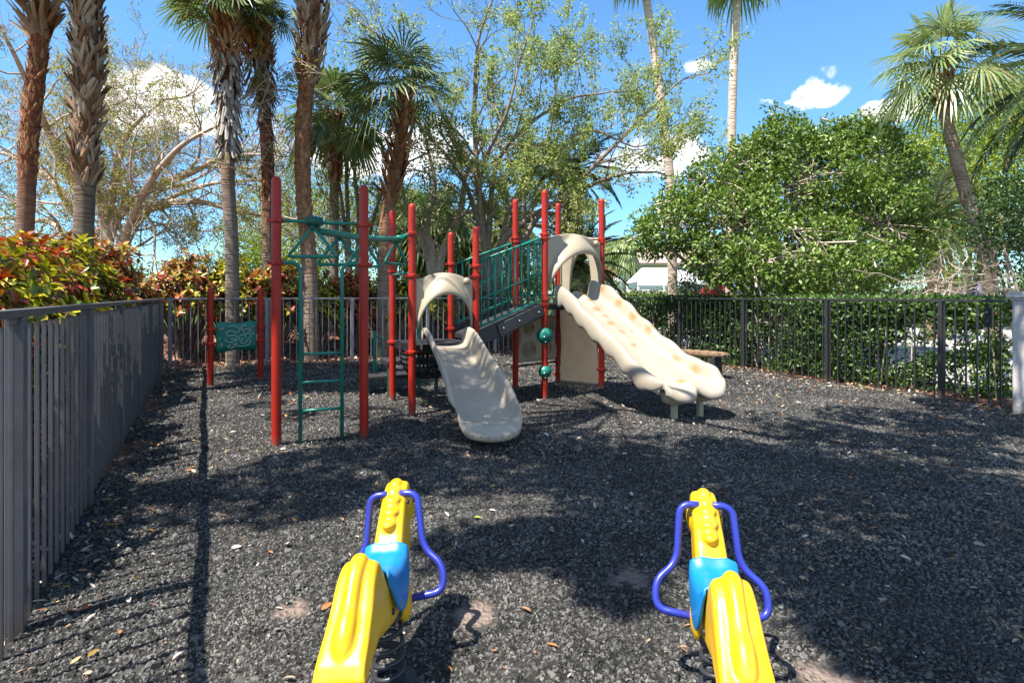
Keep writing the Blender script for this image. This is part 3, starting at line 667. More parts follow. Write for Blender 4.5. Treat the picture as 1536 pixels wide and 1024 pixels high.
o1 = np.array([.356, -.935, 0])
hood(pp('P1', 0), pp('P7', 0), 1.06, 1.765, o1, m_tan, .20)
u3 = unit(pp('P5', 0)-pp('P3', 0)); o3 = np.array([u3[1], -u3[0], 0])
hood(pp('P3', 0), pp('P5', 0), 1.62, 2.40, o3, m_tan, .22)
u5 = unit(pp('P5', 0)-pp('P6', 0)); o5 = np.array([-u5[1], u5[0], 0])
hood(pp('P6', 0)*1.+o5*.03, pp('P5', 0)+o5*.03, 1.45, 2.50, o5, m_tan, .05, 'arched_panel', (.30, .72))
# ---- lower panels
def panel(a, b_, z0, z1, mat, name, holes):
    A, B = pp(a, 0), pp(b_, 0); u = unit(B-A); Ln = np.linalg.norm(B-A); n_ = np.array([u[1], -u[0], 0])
    t = np.linspace(.07, .93, 25); zz = np.linspace(0, 1, 21); g = G()
    T, Z = np.meshgrid(t, zz, indexing='ij'); edge = .03*np.sin(Z*9)*(T-.5)*2
    g.grid(A+(u*(Ln*(T+edge))[..., None])+np.array([0, 0, 1.])*(z0+(z1-z0)*Z)[..., None]+n_*(.002*np.sin(T*20)*np.sin(Z*14))[..., None])
    o = obj(name, g, mat, ps); mod_solid(o, .03, 0); return o, A, u, Ln, n_
pa = panel('P6', 'P5', .03, 1.30, m_dtan, 'lower_panel', 0)
pn, A, u, Ln, n_ = panel('P4', 'P6', .42, 1.16, m_dtan, 'play_panel', 0)
g = G()
for cx_, cz, r in ((.3, .95, .1), (.3, .62, .13), (.72, .95, .13), (.72, .62, .1)):
    for rr in (r, r*.65, r*.3):
        a = np.linspace(0, 2*math.pi, 18, endpoint=False); g.tube([A+u*Ln*cx_+u*rr*math.cos(x)+n_*.03+[0, 0, cz+rr*math.sin(x)] for x in a], .010, 6, closed=True)
obj('raised_wave', g, m_dtan, pn)
bar('lower_bar', [pp('P4', .36), pp('P6', .38)], .017, m_black)
# ---- slides
def sweep(rows, mat, name, th=.022):
    g = G(); g.grid(np.array(rows)); o = obj(name, g, mat, ps); mod_solid(o, th, -1); mod_sub(o, 1); return o
def pl(x, xs, ys): return np.interp(x, xs, ys)
def smooth_pl(x, xs, ys): return sum(np.interp(x+d_, xs, ys) for d_ in (-.05, -.03, 0, .03, .05))/5
def slide_small():
    M = (pp('P1', 0)+pp('P7', 0))/2; E = np.array([-.165, 5.90, 0]); d = unit(E-M); p = np.array([-d[1], d[0], 0])*-1; Ln = np.linalg.norm(E-M); rows = []
    d0 = unit(np.array([.356, -.935, 0]))
    for s in np.linspace(0, 1, 40):
        c_ = M+d*s*Ln
        zb = smooth_pl(s, [-.1, .07, .16, .78, .9, 1.1], [.855, .855, .80, .265, .20, .19])
        hw = smooth_pl(s, [0, .1, .6, .95, 1.1], [.26, .265, .285, .335, .34]); wall = smooth_pl(s, [-.1, .0, .08, .2, .7, .86, .95, 1.1], [.21, .23, .24, .29, .27, .19, .13, .10])
        fl = max(0, (s-.955)/.045); zb -= .075*fl**2; roll = .03+.012*math.sin(min(s, 1)*3)
        e2 = max(0, (s-.72)/.28)**1.6
        row = []
        for t, h, dz in ((-1.17, .62, 0), (-1.19, .85, 0), (-1.13, .99, 0), (-1.04, 1., 0), (-.97, .86, 0), (-.92, .5, 0), (-.84, .16, 0), (-.7, .03, 0), (-.35, 0, -.008), (0, 0, -.012), (.35, 0, -.008), (.7, .03, 0), (.84, .16, 0), (.92, .5, 0), (.97, .86, 0), (1.04, 1., 0), (1.13, .99, 0), (1.19, .85, 0), (1.17, .62, 0)):
            tt = t if abs(t) < 1 else math.copysign(1+(abs(t)-1)*max(0, 1-max(0, s-.80)/.16), t); h = h if abs(t) < 1.1 else h+(1-h)*min(1, max(0, s-.80)/.16)
            row.append(c_+p*tt*hw+d*e2*(.10-.24*min(1, abs(tt))**2.4)+np.array([0, 0, zb+h*wall+dz+.035*e2]))
        rows.append(row)
    # turned-down lip
    last = np.array(rows[-1]); rows.append(list(last+d*.02+[0, 0, .004])); rows.append(list(last+d*.035-[0, 0, .03])); rows.append(list(last+d*.015-[0, 0, .075]))
    o = sweep(rows, m_grey, 'small_slide'); o['label'] = 'short cream slide with smooth rounded sides'
    g = G(); u = unit(pp('P7', 0)-pp('P1', 0))
    for s in (-1, 1):
        q = M+u*s*.315-d0*.0; V = []
        for y in (.0, .16):
            for z, dx in ((.78, 0), (.9, .012), (1.0, .012), (1.06, 0)): V.append(q+d0*y*(1-.5*(z < .8))+u*s*dx+[0, 0, z])
        g.grid(np.array(V).reshape(2, 4, 3))
    f = obj('mouth_flange', g, m_tan, o); mod_solid(f, .025, 0); mod_sub(f, 1)
    for t in np.linspace(-.72, .72, 8):
        q = np.array(rows[39]); x_ = (q-E)@p/.335
        f_ = np.array([np.interp(t, x_[6:13], q[6:13, a_]) for a_ in range(3)])
        g = G(); g.ball(f_+d*.03-[0, 0, .012], .009, 8, 6); obj('rivet', g, m_tan, o)
    c_ = E-d*.28; g = G(); g.lathe((c_[0], c_[1], 0), [(.13, -.1), (.13, .08), (.11, .165)], 16); obj('foot', g, m_black, o)
    return o
slide_small()
def spotted(mat, spots):  # mixes soft tan spots into the base colour at the given points
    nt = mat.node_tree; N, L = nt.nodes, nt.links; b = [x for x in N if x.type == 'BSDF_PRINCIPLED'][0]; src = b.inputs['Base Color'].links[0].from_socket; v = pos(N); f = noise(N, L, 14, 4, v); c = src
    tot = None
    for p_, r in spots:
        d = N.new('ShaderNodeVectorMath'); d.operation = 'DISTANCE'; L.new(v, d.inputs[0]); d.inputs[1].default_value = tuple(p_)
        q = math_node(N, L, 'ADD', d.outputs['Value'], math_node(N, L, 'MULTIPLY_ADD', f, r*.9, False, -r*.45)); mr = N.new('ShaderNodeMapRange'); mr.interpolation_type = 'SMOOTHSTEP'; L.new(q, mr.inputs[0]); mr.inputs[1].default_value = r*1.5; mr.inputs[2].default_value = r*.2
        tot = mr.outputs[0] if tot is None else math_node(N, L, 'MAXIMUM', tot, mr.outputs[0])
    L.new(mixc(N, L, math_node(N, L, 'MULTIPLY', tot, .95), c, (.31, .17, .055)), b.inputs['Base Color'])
def slide_big():
    M = (pp('P3', 0)+pp('P5', 0))/2; E = np.array([2.22, 7.02, 0]); d = unit(E-M); p = np.array([-d[1], d[0], 0])*-1; Ln = np.linalg.norm(E-M); rows = []
    p0 = unit(pp('P5', 0)-pp('P3', 0))
    if np.dot(p, p0) < 0: p = -p
    for s in np.linspace(0, 1, 64):
        pq = unit(p0*(1-ss(s/.35))+p*ss(s/.35)); c_ = M+d*s*Ln-p*.05*math.sin(math.pi*s)
        zb = smooth_pl(s, [-.1, .05, .16, .80, .90, 1.1], [1.44, 1.44, 1.36, .46, .385, .37])
        hw = smooth_pl(s, [-.1, .1, .55, .92, 1.1], [.40, .39, .36, .455, .465])
        sc1 = .02*math.sin(s*2*math.pi*6.2+.8)*(1-ss((s-.7)/.2)); sc2 = .022*math.sin(s*2*math.pi*5+1.)*(1-ss((s-.75)/.15))
        wl = smooth_pl(s, [-.1, 0, .15, .75, .9, 1.1], [.2, .2, .17, .15, .13, .03])+sc2*.5
        wr = smooth_pl(s, [-.1, 0, .1, .3, .7, .93, .985, 1.1], [.25, .25, .27, .24, .20, .24, .16, .02])+sc1
        dv = smooth_pl(s, [-.1, .05, .12, .2, .75, .88, .95, 1.1], [.10, .10, .09, .03, .012, .04, .085, .0])
        e = max(0, (s-.93)/.07)
        def lobe(t): return -.10*e**2*abs(math.sin(t*math.pi))**.0
        row = []
        rollo = .05+.016*math.sin(s*2*math.pi*8)
        for t, h in ((-1.10, -1.3), (-1.16, -.4), (-1.15, .5), (-1.08, .98), (-1.0, .96), (-.92, .5), (-.82, .12), (-.65, 0), (-.45, -.01), (-.26, .02), (-.15, .5), (-.05, .98), (.05, .98), (.15, .5), (.26, .02), (.45, -.01), (.65, .0), (.80, .1), (.90, .42), (.97, .82), (1.02, 1.), (1.08, .98), (1.12, .7), (1.11, .2)):
            ee = min(1, max(0, s-.82)/.15); h = h+(.97-h)*ee if t < -1.05 else h
            if t < -.7: hh = h*wl if h > 0 else h*(.075+.022*math.sin(s*2*math.pi*8))
            elif t < .4: hh = h*dv
            else: hh = h*wr if t < 1.1 else wr-(1-h)*.07
            adv = .0 if e <= 0 else -.13*e*(abs(abs(t)-.55)/.55)**2
            drop = -.03*e*e*(1 if abs(t) > .2 else .5)
            bump = .01*math.exp(-((t+.9)/.1)**2)*math.sin(s*60)+.012*math.exp(-((t-.85)/.12)**2)*math.sin(s*42)
            tt = t if abs(t) < 1 else math.copysign(1+(abs(t)-1)*(1-ee), t)
            row.append(c_+pq*tt*hw+d*adv+np.array([0, 0, zb+hh+drop+bump*(1-e)]))
        rows.append(row)
    last = np.array(rows[-1])
    for a, z in ((.03, -.012), (.045, -.05), (.03, -.085)): rows.append(list(last+d*a+[0, 0, z]))
    m_big = solid('spotted_cream_plastic', (.37, .318, .245), (.325, .275, .205), rough=.42, spec=.4, scale=2.2)
    A_ = np.array(rows); spotted(m_big, [(A_[int(f*63), j], r) for f, j, r in ((.14, 19, .07), (.27, 19, .075), (.40, 19, .075), (.53, 19, .07), (.72, 18, .07), (.84, 18, .09), (.10, 11, .05), (.17, 12, .06), (.24, 11, .065), (.31, 12, .05), (.38, 11, .06), (.46, 12, .055), (.56, 11, .05), (.9, 11, .07), (.2, 15, .04), (.44, 16, .04))])
    o = sweep(rows, m_big, 'large_slide'); o['label'] = 'wide sunlit cream double slide with scalloped edges and a middle ridge'
    # under body and legs
    q = E-d*.22; g = G()
    for s in (-1, 1):
        c_ = q+p*s*.22
        g.lathe((c_[0], c_[1], 0), [(.10, .215), (.14, .235), (.155, .29), (.17, .36), (.16, .375)], 18)
    obj('under_body', g, m_tan, o)
    for s in (-1, 1):
        c_ = q+p*s*.22; g = G(); g.box((c_[0], c_[1], .06), (.075, .06, .37), math.atan2(p[1], p[0])); mod_bevel(obj('leg', g, m_tan, o, smooth=False), .012)
    g = G()
    for s in (-1, 1):
        qq = M+p0*s*.42; V = []
        for y in (-.03, .1):
            for z in (1.36, 1.48, 1.58, 1.64): V.append(qq+o3*y+p0*s*.012*(z > 1.4)+[0, 0, z])
        g.grid(np.array(V).reshape(2, 4, 3))
    f = obj('mouth_flange', g, m_tan, o); mod_solid(f, .025, 0); mod_sub(f, 1)
slide_big()
# ---- maze panel on two short posts
mp = thing('maze_panel', (-4.63, 10.05, 0), 'green engraved maze panel between two short red posts near the corner', 'play panel')
Q1, Q2 = np.array([-4.915, 9.78, 0]), np.array([-4.36, 10.40, 0])
mposts = []
for q in (Q1, Q2):
    g = G(); post_shape(g, q[0], q[1], 1.61, .05); mposts.append(obj('post', g, m_red, mp, angle=60))
u = unit(Q2-Q1); n_ = np.array([u[1], -u[0], 0]); Ln = np.linalg.norm(Q2-Q1)
for q, sg, k in ((Q1, 1, 0), (Q2, -1, 1)):
    for z in (.93, .70):
        g = G(); g.lathe((q[0], q[1], z), [(.051, -.022), (.066, -.017), (.067, .017), (.051, .022)], 16); c_ = q+u*sg*.085; g.box((c_[0], c_[1], z), (.06, .03, .028), math.atan2(u[1], u[0])); c_ = q-u*sg*.075; g.box((c_[0], c_[1], z), (.04, .035, .03), math.atan2(u[1], u[0]))
        obj('clamp', g, m_red, mposts[k], angle=50)
x = np.linspace(.09, Ln-.075, 30); g = G()
topz = 1.035+.014*np.sin((x-.1)*14); botz = .565-.012*np.sin((x-.1)*13+.6)
g.grid(np.stack([Q1+u*xx+np.array([0, 0, 1])*z for xx, tz_, bz in zip(x, topz, botz) for z in np.linspace(bz, tz_, 6)]).reshape(30, 6, 3))
pb = obj('panel_board', g, m_green, mp); mod_solid(pb, .022, 0)
m_eng = solid('engraved_grey', (.42, .50, .46), rough=.7)
g = G()
def groove(pts, r=.0085):
    g.tube(np.array([Q1+u*(.09+(Ln-.165)*a)+n_*.0125+[0, 0, .575+.44*b_] for a, b_ in spline(pts, 6)]), r, 5)
for pts in ([(.28, .86), (.36, .93), (.52, .86), (.56, .72), (.46, .66), (.34, .74), (.24, .68), (.27, .55), (.40, .56), (.50, .52), (.46, .42), (.34, .44)], [(.22, .50), (.22, .36), (.34, .30), (.44, .34), (.55, .40), (.58, .54), (.68, .58), (.66, .70), (.60, .80), (.64, .90), (.74, .90)],
            [(.34, .2), (.26, .14), (.36, .08), (.48, .16), (.58, .12), (.72, .14), (.82, .20), (.84, .30), (.76, .36), (.72, .26), (.62, .24), (.60, .34), (.66, .46)], [(.74, .44), (.70, .54), (.78, .62), (.86, .56), (.84, .46), (.78, .44)], [(.62, .78), (.72, .76), (.80, .80), (.86, .72), (.78, .70)],
            [(.06, .84), (.12, .80), (.18, .84)], [(.10, .76), (.14, .88)], [(.08, .16), (.14, .22), (.10, .28)], [(.92, .82), (.88, .9)], [(.9, .64), (.94, .56)], [(.06, .5), (.08, .42)], [(.5, .26), (.44, .2), (.38, .26)]): groove(pts)
obj('engraved_maze', g, m_eng, pb)
# ================================================================== spring riders
m_yel = solid('yellow_plastic', (.80, .47, .006), (.76, .40, .005), rough=.36, spec=.45, scale=3, coat=.08, wear=.24, bump=.05, bscale=220)
m_blue = solid('sky_blue_plastic', (.004, .205, .52), (.004, .175, .46), rough=.36, spec=.45, scale=5, coat=.1, wear=.14, bump=.06, bscale=260)
m_ind = solid('indigo_powder_coat', (.022, .036, .32), (.018, .028, .26), rough=.35, spec=.5, coat=.2)
m_spring = solid('dark_spring_steel', (.035, .036, .042), (.02, .02, .022), rough=.4, spec=.5)
def rider(loc, yaw, label):
    t = thing('spring_rider', loc, label, 'spring rider', 'spring riders in the foreground', rz=yaw)
    v = np.linspace(-.52, .42, 95)
    top = [(-.52, .335), (-.505, .372), (-.44, .415), (-.36, .475), (-.29, .545), (-.24, .575), (-.20, .575), (-.17, .54), (-.15, .485), (-.11, .455), (0, .435), (.08, .445), (.13, .49), (.20, .565), (.28, .63), (.345, .668), (.385, .675), (.405, .655), (.42, .60)]
    bot = [(-.52, .328), (-.505, .315), (-.42, .33), (-.3, .33), (-.18, .29), (-.05, .26), (.1, .265), (.22, .31), (.29, .38), (.34, .47), (.38, .50), (.42, .56)]
    wid = [(-.52, .082), (-.42, .078), (-.25, .070), (-.15, .068), (-.1, .064), (.06, .066), (.2, .060), (.32, .055), (.40, .052), (.42, .045)]
    f = lambda pr, x: np.interp(x, [a for a, _ in pr], [b_ for _, b_ in pr])
    sm = lambda pr, x: sum(f(pr, x+k) for k in (-.014, -.007, 0, .007, .014))/5
    g = G(); rows = []; a = np.linspace(0, 2*math.pi, 41)[:-1]
    for x in v:
        T, B, W = sm(top, x), sm(bot, x), sm(wid, x); ex = .34
        cx_, cy_ = np.sign(np.cos(a))*np.abs(np.cos(a))**ex, np.sign(np.sin(a))*np.abs(np.sin(a))**ex
        flare = 1
        rows.append(np.stack([W*cx_*(1+.06*(cy_ < 0)*(x < -.2)), np.full(40, x), (T+B)/2+(T-B)/2*cy_], -1))
    rows = np.array(rows); rows = np.concatenate([rows, rows[:, :1]], 1); g.grid(rows)
    for e in (0, -1):
        c_ = rows[e].mean(0); Vc = np.vstack([rows[e][:-1], [c_]]); i = np.arange(40); g.add(Vc, np.stack([i, (i+1) % 40, np.full(40, 40)], -1))
    # tail ridge, mane beads, front leg lobes
    tp = np.array([[0, x, sm(top, x)+dz] for x, dz in ((-.175, -.022), (-.215, -.004), (-.25, .004), (-.30, .008), (-.36, .010), (-.41, .010), (-.45, -.004), (-.475, -.024))])
    g.tube(spline(tp, 5), spline(np.array([[.02, 0], [.029, 0], [.030, 0], [.027, 0], [.027, 0], [.033, 0], [.032, 0], [.018, 0]]), 5)[:, 0], 14)
    for x, r in ((.185, .024), (.225, .029), (.27, .029), (.31, .026), (.35, .021)):
        g.ball((0, x, sm(top, x)+.002), (r*1.3, .040, .022), 14, 10)
    mp_ = np.array([[0, x, sm(top, x)-.012] for x in np.linspace(.17, .36, 9)]); g.tube(mp_, [.022, .03, .033, .034, .034, .033, .031, .028, .02], 12)
    for s in (-1, 1):
        g.ball((s*.055, .10, .285), (.035, .06, .10), 14, 10); g.ball((s*.052, .335, .575), (.022, .045, .06), 14, 10)
    body = obj('body', g, m_yel, t, local=True)
    rm = body.modifiers.new('remesh', 'REMESH'); rm.mode = 'VOXEL'; rm.voxel_size = .0055; rm.use_smooth_shade = True
    smd = body.modifiers.new('smooth', 'SMOOTH'); smd.iterations = 9; smd.factor = .5
    for s in (-1, 1):
        for bx2, bz2 in ((.105, .268), (-.1, .33), (.30, .60)):
            g = G(); g.ball((s*(.068 if bx2 < .2 else .058), bx2, bz2), (.006, .012, .012), 10, 6); obj('bolt_cap', g, m_spring, body, local=True)
        g = G(); g.ball((s*.0715, .345, .595), (.006, .013, .016), 12, 8); obj('eye', g, m_spring, body, local=True)
    # saddle
    g = G(); rows = []
    for x in np.linspace(-.148, .118, 26):
        k = (x+.15)/.3; T = sm(top, x)+.012; dropd = .012+.145*max(0, 1-abs((x+.015)/.125)**2.6)**.7
        W = .079-.016*abs(x/.15)**5; row = []
        for q_, h in ((-1, -1), (-1.02, -.75), (-1.03, -.45), (-1.0, -.15), (-.9, -.02), (-.6, .012), (0, .0), (.6, .012), (.9, -.02), (1.0, -.15), (1.03, -.45), (1.02, -.75), (1, -1)):
            row.append([q_*W, x, T+h*dropd if h < 0 else T+h])
        rows.append(row)
    g.grid(np.array(rows)); st = obj('seat', g, m_blue, t, local=True); mod_solid(st, .014, 1); mod_sub(st, 2)
    # handle and foot rest in one bent tube
    yh = .235
    for s in (-1, 1):
        path = fillet([[0, .30, .64], [s*.105, .295, .64], [s*.122, .235, .425], [s*.212, .185, .365], [s*.212, .145, .275], [s*.03, .11, .265]], .062, 8)
        g = G(); g.tube(path, .0145, 12); hb = obj('handlebar', g, m_ind, t, local=True)
    # coil spring on a plate
    a = np.linspace(0, 2*math.pi*5.2, 150); g = G(); g.tube(np.stack([.058*np.cos(a), .02+.058*np.sin(a), .0+.265*a/a[-1]], -1), .0095, 8); obj('spring', g, m_spring, t, local=True)
    g = G(); g.lathe((0, .02, -.05), [(.10, 0), (.10, .055), (.03, .06)], 20); obj('base_plate', g, m_spring, t, local=True, angle=40)
    g = G(); g.box((0, .02, .262), (.12, .16, .018)); obj('top_plate', g, m_spring, t, local=True, smooth=False)
    return t
lean = rider((-.475, 2.33, -.01), R(-2.5), 'yellow animal spring rider left of the other, blue seat, shaded on its right flank'); lean.rotation_euler[1] = R(-5)
rider((.755, 2.19, -.01), R(-9.), 'yellow animal spring rider on the right, tail cut off by the photo edge')
# ---- low table of rough bark edged wood by the right fence
bx_, by_ = P(1053, 560, 10.9)[:2]
t = thing('low_bench', (bx_, by_, 0), 'low tan bench with a rough wavy edge behind the large slide by the fence', 'bench', rz=R(-50))
g = G(); a = np.linspace(0, 2*math.pi, 60, endpoint=False)
r1 = .5*(1+.03*np.sin(9*a)+.02*np.sin(23*a)); 
prof = [(.97, .40), (1., .405), (1.02, .44), (1.0, .47), (.985, .478)]
rows = [np.stack([r1*k*np.cos(a), r1*k*np.sin(a)*.32, np.full(60, z)+.004*np.sin(17*a)], -1) for k, z in prof]
V = np.array(rows); V = np.concatenate([V, V[:, :1]], 1); g.grid(V); 
for e, z in ((0, .40), (-1, .478)):
    Vc = np.vstack([V[e][:-1], [[0, 0, z]]]); i = np.arange(60); g.add(Vc, np.stack([i, (i+1) % 60, np.full(60, 60)], -1))
obj('seat', g, solid('rough_bark_wood', (.30, .19, .11), (.12, .07, .04), rough=.8, scale=14, bump=.5, bscale=40), t, local=True)
for s in (-1, 1):
    g = G(); g.box((s*.28, 0, .18), (.1, .26, .44)); mod_bevel(obj('leg', g, m_black, t, local=True, smooth=False), .01)
# ================================================================== palms
def trunk_mat(name, low, high, z0, z1, ring=30):
    m, N, L = new_mat(name); v = pos(N); b = N.new('ShaderNodeBsdfPrincipled'); o_ = N.new('ShaderNodeOutputMaterial'); L.new(b.outputs[0], o_.inputs[0])
    b.inputs['Roughness'].default_value = .9; b.inputs['Specular IOR Level'].default_value = .15
    sp = N.new('ShaderNodeSeparateXYZ'); L.new(v, sp.inputs[0])
    mp_ = N.new('ShaderNodeMapping'); mp_.inputs['Scale'].default_value = (4, 4, ring); L.new(v, mp_.inputs['Vector'])
    f = noise(N, L, 1., 5, mp_.outputs[0]); f2 = noise(N, L, 7, 5, v)
    z = math_node(N, L, 'ADD', sp.outputs['Z'], math_node(N, L, 'MULTIPLY_ADD', f2, 1.6, False, -.8))
    mr = N.new('ShaderNodeMapRange'); L.new(z, mr.inputs[0]); mr.inputs[1].default_value = z0; mr.inputs[2].default_value = z1
    c = mixc(N, L, mr.outputs[0], low, high)
    dk = ramp(N, [(.3, (.45, .45, .45)), (.6, (1.15, 1.15, 1.15))]); L.new(f, dk.inputs[0])
    L.new(mixc(N, L, 1., c, dk.outputs[0], 'MULTIPLY'), b.inputs['Base Color'])
    bn = N.new('ShaderNodeBump'); bn.inputs['Distance'].default_value = .04; L.new(f, bn.inputs['Height']); L.new(bn.outputs[0], b.inputs['Normal'])
    return m
m_boot = leaf_mat('old_leaf_base', [(0, (.14, .07, .04)), (.35, (.27, .155, .085)), (.65, (.35, .25, .165)), (.9, (.42, .35, .27)), (1, (.10, .06, .04))], rough=.85, trans=0, spec=.15)
m_bootr = leaf_mat('rusty_leaf_base', [(0, (.18, .065, .03)), (.4, (.33, .14, .065)), (.7, (.42, .24, .12)), (1, (.13, .06, .04))], rough=.85, trans=0, spec=.15)
m_skirtl = leaf_mat('grey_dead_leaf_stalk', [(0, (.16, .11, .085)), (.3, (.32, .27, .23)), (.8, (.46, .42, .37)), (1, (.26, .17, .11))], rough=.85, trans=0, spec=.15)
GREEN = [(0, (.028, .06, .018)), (.5, (.055, .105, .03)), (1, (.10, .155, .055))]
m_sabal = leaf_mat('sabal_frond', [(0, (.07, .115, .035)), (.5, (.13, .185, .06)), (.9, (.21, .25, .10)), (1, (.3, .24, .1))], rough=.36, trans=.3)
m_wash = leaf_mat('washingtonia_frond', [(0, (.14, .20, .06)), (.5, (.24, .31, .11)), (.9, (.36, .40, .19)), (1, (.3, .24, .1))], rough=.38, trans=.3)
m_feath = leaf_mat('feather_frond', [(0, (.07, .11, .04)), (.5, (.12, .165, .06)), (.85, (.19, .21, .085)), (1, (.34, .26, .09))], rough=.4, trans=.3)
m_fdark = leaf_mat('dark_feather_frond', [(0, (.03, .07, .025)), (.6, (.065, .12, .045)), (.88, (.09, .11, .035)), (1, (.3, .19, .06))], rough=.4, trans=.25)
def trunk(name, path, r0, r1, mat, parent, k=16, swell=None):
    p = spline(path, 10); M = len(p); r = .86*np.linspace(r0, r1, M)*(1+rng.normal(0, .02, M))
    g = G(); g.tube(p, r, k, cap=True); return obj(name, g, mat, parent), p
def boots(p, i0, i1, r, n, L_, W, mat, parent, out=.45, down=False, name='old_leaf_bases', cross=0.):
    """leaf bases wrapped round the trunk in spirals"""
    g = G(); k = np.linspace(i0, i1, n); i = np.clip(k.astype(int), 0, len(p)-2); f = (k-i)[:, None]
    c = p[i]*(1-f)+p[i+1]*f; a = np.arange(n)*2.39996+rng.normal(0, .25, n); rr = .87*np.interp(k, np.linspace(i0, i1, len(r)), r)
    h = np.stack([np.cos(a), np.sin(a), np.zeros(n)], -1); s = np.stack([-np.sin(a), np.cos(a), np.zeros(n)], -1)
    up = np.array([0, 0, -1. if down else 1.]); d = unit(up+h*out*rng.uniform(.3, 1.3, (n, 1))+s*(rng.normal(0, .28, (n, 1))+cross*rng.choice([-1, 1], (n, 1))))
    l = L_*rng.uniform(.6, 1.25, n); w = W*rng.uniform(.7, 1.25, n)
    sd = unit(np.cross(d, h)); nn = np.cross(sd, d); nn *= np.sign((nn*h).sum(-1, keepdims=True)); b = c+h*rr[:, None]*.86
    rows = []
    for t, ww, th in ((0, 1., .25), (.55, .8, .3), (1., .42 if not down else .6, .12)):
        q = b+d*(l*t)[:, None]+nn*(.05*l*t*t)[:, None]
        rows += [q-sd*(w*ww*.5)[:, None], q+nn*(w*th*.8)[:, None], q+sd*(w*ww*.5)[:, None]]
    V = np.stack(rows, 1); o = np.arange(n)[:, None]*9
    g.add(V.reshape(-1, 3), np.vstack([o+np.array(x) for x in ([0, 1, 4, 3], [1, 2, 5, 4], [3, 4, 7, 6], [4, 5, 8, 7])]), o+np.array([0, 2, 1]), o+np.array([6, 7, 8]))
    return tag(obj(name, g, mat, parent, smooth=False), kind='stuff')
GRP = 'cabbage palms behind the left and back fences'
def sabal(label, px, Y, r0, r1, mat, crown=None, group=GRP, name='cabbage_palm'):
    pts = [P(x, y, Y) for x, y in px]; b = pts[0].copy(); b[2] = float(earth_h(b[0], b[1])); pts = [b-[0, 0, .2]]+[q for q in pts[1:]]
    t = thing(name, b, label, 'palm tree', group); o, p = trunk('trunk', pts, r0, r1, mat, t)
    if crown:
        g = G(); fan_crown(g, p[-1], **crown); obj('crown', g, m_sabal, t)
    return t, p
mt_a = trunk_mat('red_fibrous_palm_bark', (.23, .17, .125), (.20, .085, .05), 2.2, 3.6)
mt_b = trunk_mat('grey_palm_bark', (.19, .15, .115), (.17, .11, .075), 2., 4.)
mt_c = trunk_mat('grey_brown_palm_bark', (.23, .185, .145), (.24, .125, .075), 3.0, 5.0)
mt_d = trunk_mat('pale_palm_bark', (.46, .36, .28), (.60, .47, .37), 3, 9, 22)
mt_e = trunk_mat('rough_brown_palm_bark', (.27, .205, .15), (.30, .15, .085), 1.5, 3.2)
big = dict(n=30, pet=(.7, 1.1), L=(.85, 1.1), elev=(88, 8))
t, p = sabal('reddish trunked cabbage palm at the far left edge with shaggy leaf bases high up', [(26, 480), (38, 335), (45, 200), (57, 90), (63, -20), (68, -150)], 9.6, .145, .135, mt_a, big)
boots(p, 14, 37, [.148, .15], 420, .15, .055, m_bootr, t, .14, cross=.3); boots(p, 33, 50, [.17, .28, .28], 200, .36, .09, m_boot, t, .65, cross=.3)
t, p = sabal('thick cabbage palm with a criss-cross lattice of old leaf bases up its trunk', [(121, 480), (125, 360), (129, 240), (132, 110), (130, -20), (129, -170)], 8.5, .145, .165, mt_b, big)
boots(p, 16, 50, [.15, .175, .195, .195], 620, .27, .07, m_boot, t, .18, cross=.5)
t, p = sabal('cabbage palm with grey hanging dead stalks under its rusty leaf bases', [(349, 480), (348, 380), (342, 270), (343, 180), (339, 90), (338, 20)], 12.8, .165, .15, mt_c, dict(n=26, pet=(.5, .75), L=(.6, .78), elev=(88, 14), droop=.35, w=.7))
boots(p, 25, 42, [.165, .22, .34], 260, .34, .085, m_skirtl, t, .30, True, 'dead_leaf_skirt'); boots(p, 38, 50, [.26, .33, .25], 230, .30, .085, m_bootr, t, .34, cross=.35)
t, p = sabal('slim rusty cabbage palm between the grey skirted palm and the tall red post', [(402, 480), (403, 370), (402, 260), (396, 150), (388, 90), (381, 40)], 14., .17, .16, mt_a, dict(n=24, pet=(.5, .75), L=(.6, .78), elev=(88, 24), droop=.3, w=.7))
boots(p, 28, 41, [.19, .28, .36], 90, .36, .10, m_skirtl, t, .6, True, 'dead_leaf_skirt'); boots(p, 16, 36, [.19, .2], 50, .28, .09, m_bootr, t, .3, True, 'rusty_bark_strips'); boots(p, 38, 50, [.34, .38, .28], 240, .32, .085, m_bootr, t, .42, cross=.35)
t, p = sabal('stout cabbage palm rising behind the trapeze rail, rough brown up to its leaf bases', [(468, 520), (464, 400), (455, 290), (455, 190), (464, 90), (471, -10), (473, -110)], 13.7, .20, .19, mt_e, big)
boots(p, 12, 40, [.205, .205], 420, .12, .085, m_bootr, t, .10); boots(p, 36, 60, [.25, .38, .38, .3], 420, .36, .09, m_boot, t, .34, cross=.4)
t, p = sabal('short slender cabbage palm left of the large crowned palm, upright fronds', [(500, 480), (501, 330), (503, 240), (505, 170)], 16.2, .15, .14, mt_c, dict(n=20, pet=(.6, 1.), L=(.8, 1.), elev=(85, -50)))
boots(p, 15, 30, [.17, .24, .2], 80, .32, .1, m_bootr, t, .35)
t, p = sabal('leaning cabbage palm with its whole dark green crown in view at mid height', [(576, 480), (577, 400), (581, 320), (592, 260), (602, 205), (606, 138)], 14.5, .20, .17, mt_e, dict(n=21, pet=(.7, 1.1), L=(.9, 1.15), elev=(88, -14), segs=26, droop=.30, w=.46))
boots(p, 22, 50, [.23, .30, .30, .22], 150, .34, .11, m_bootr, t, .45)
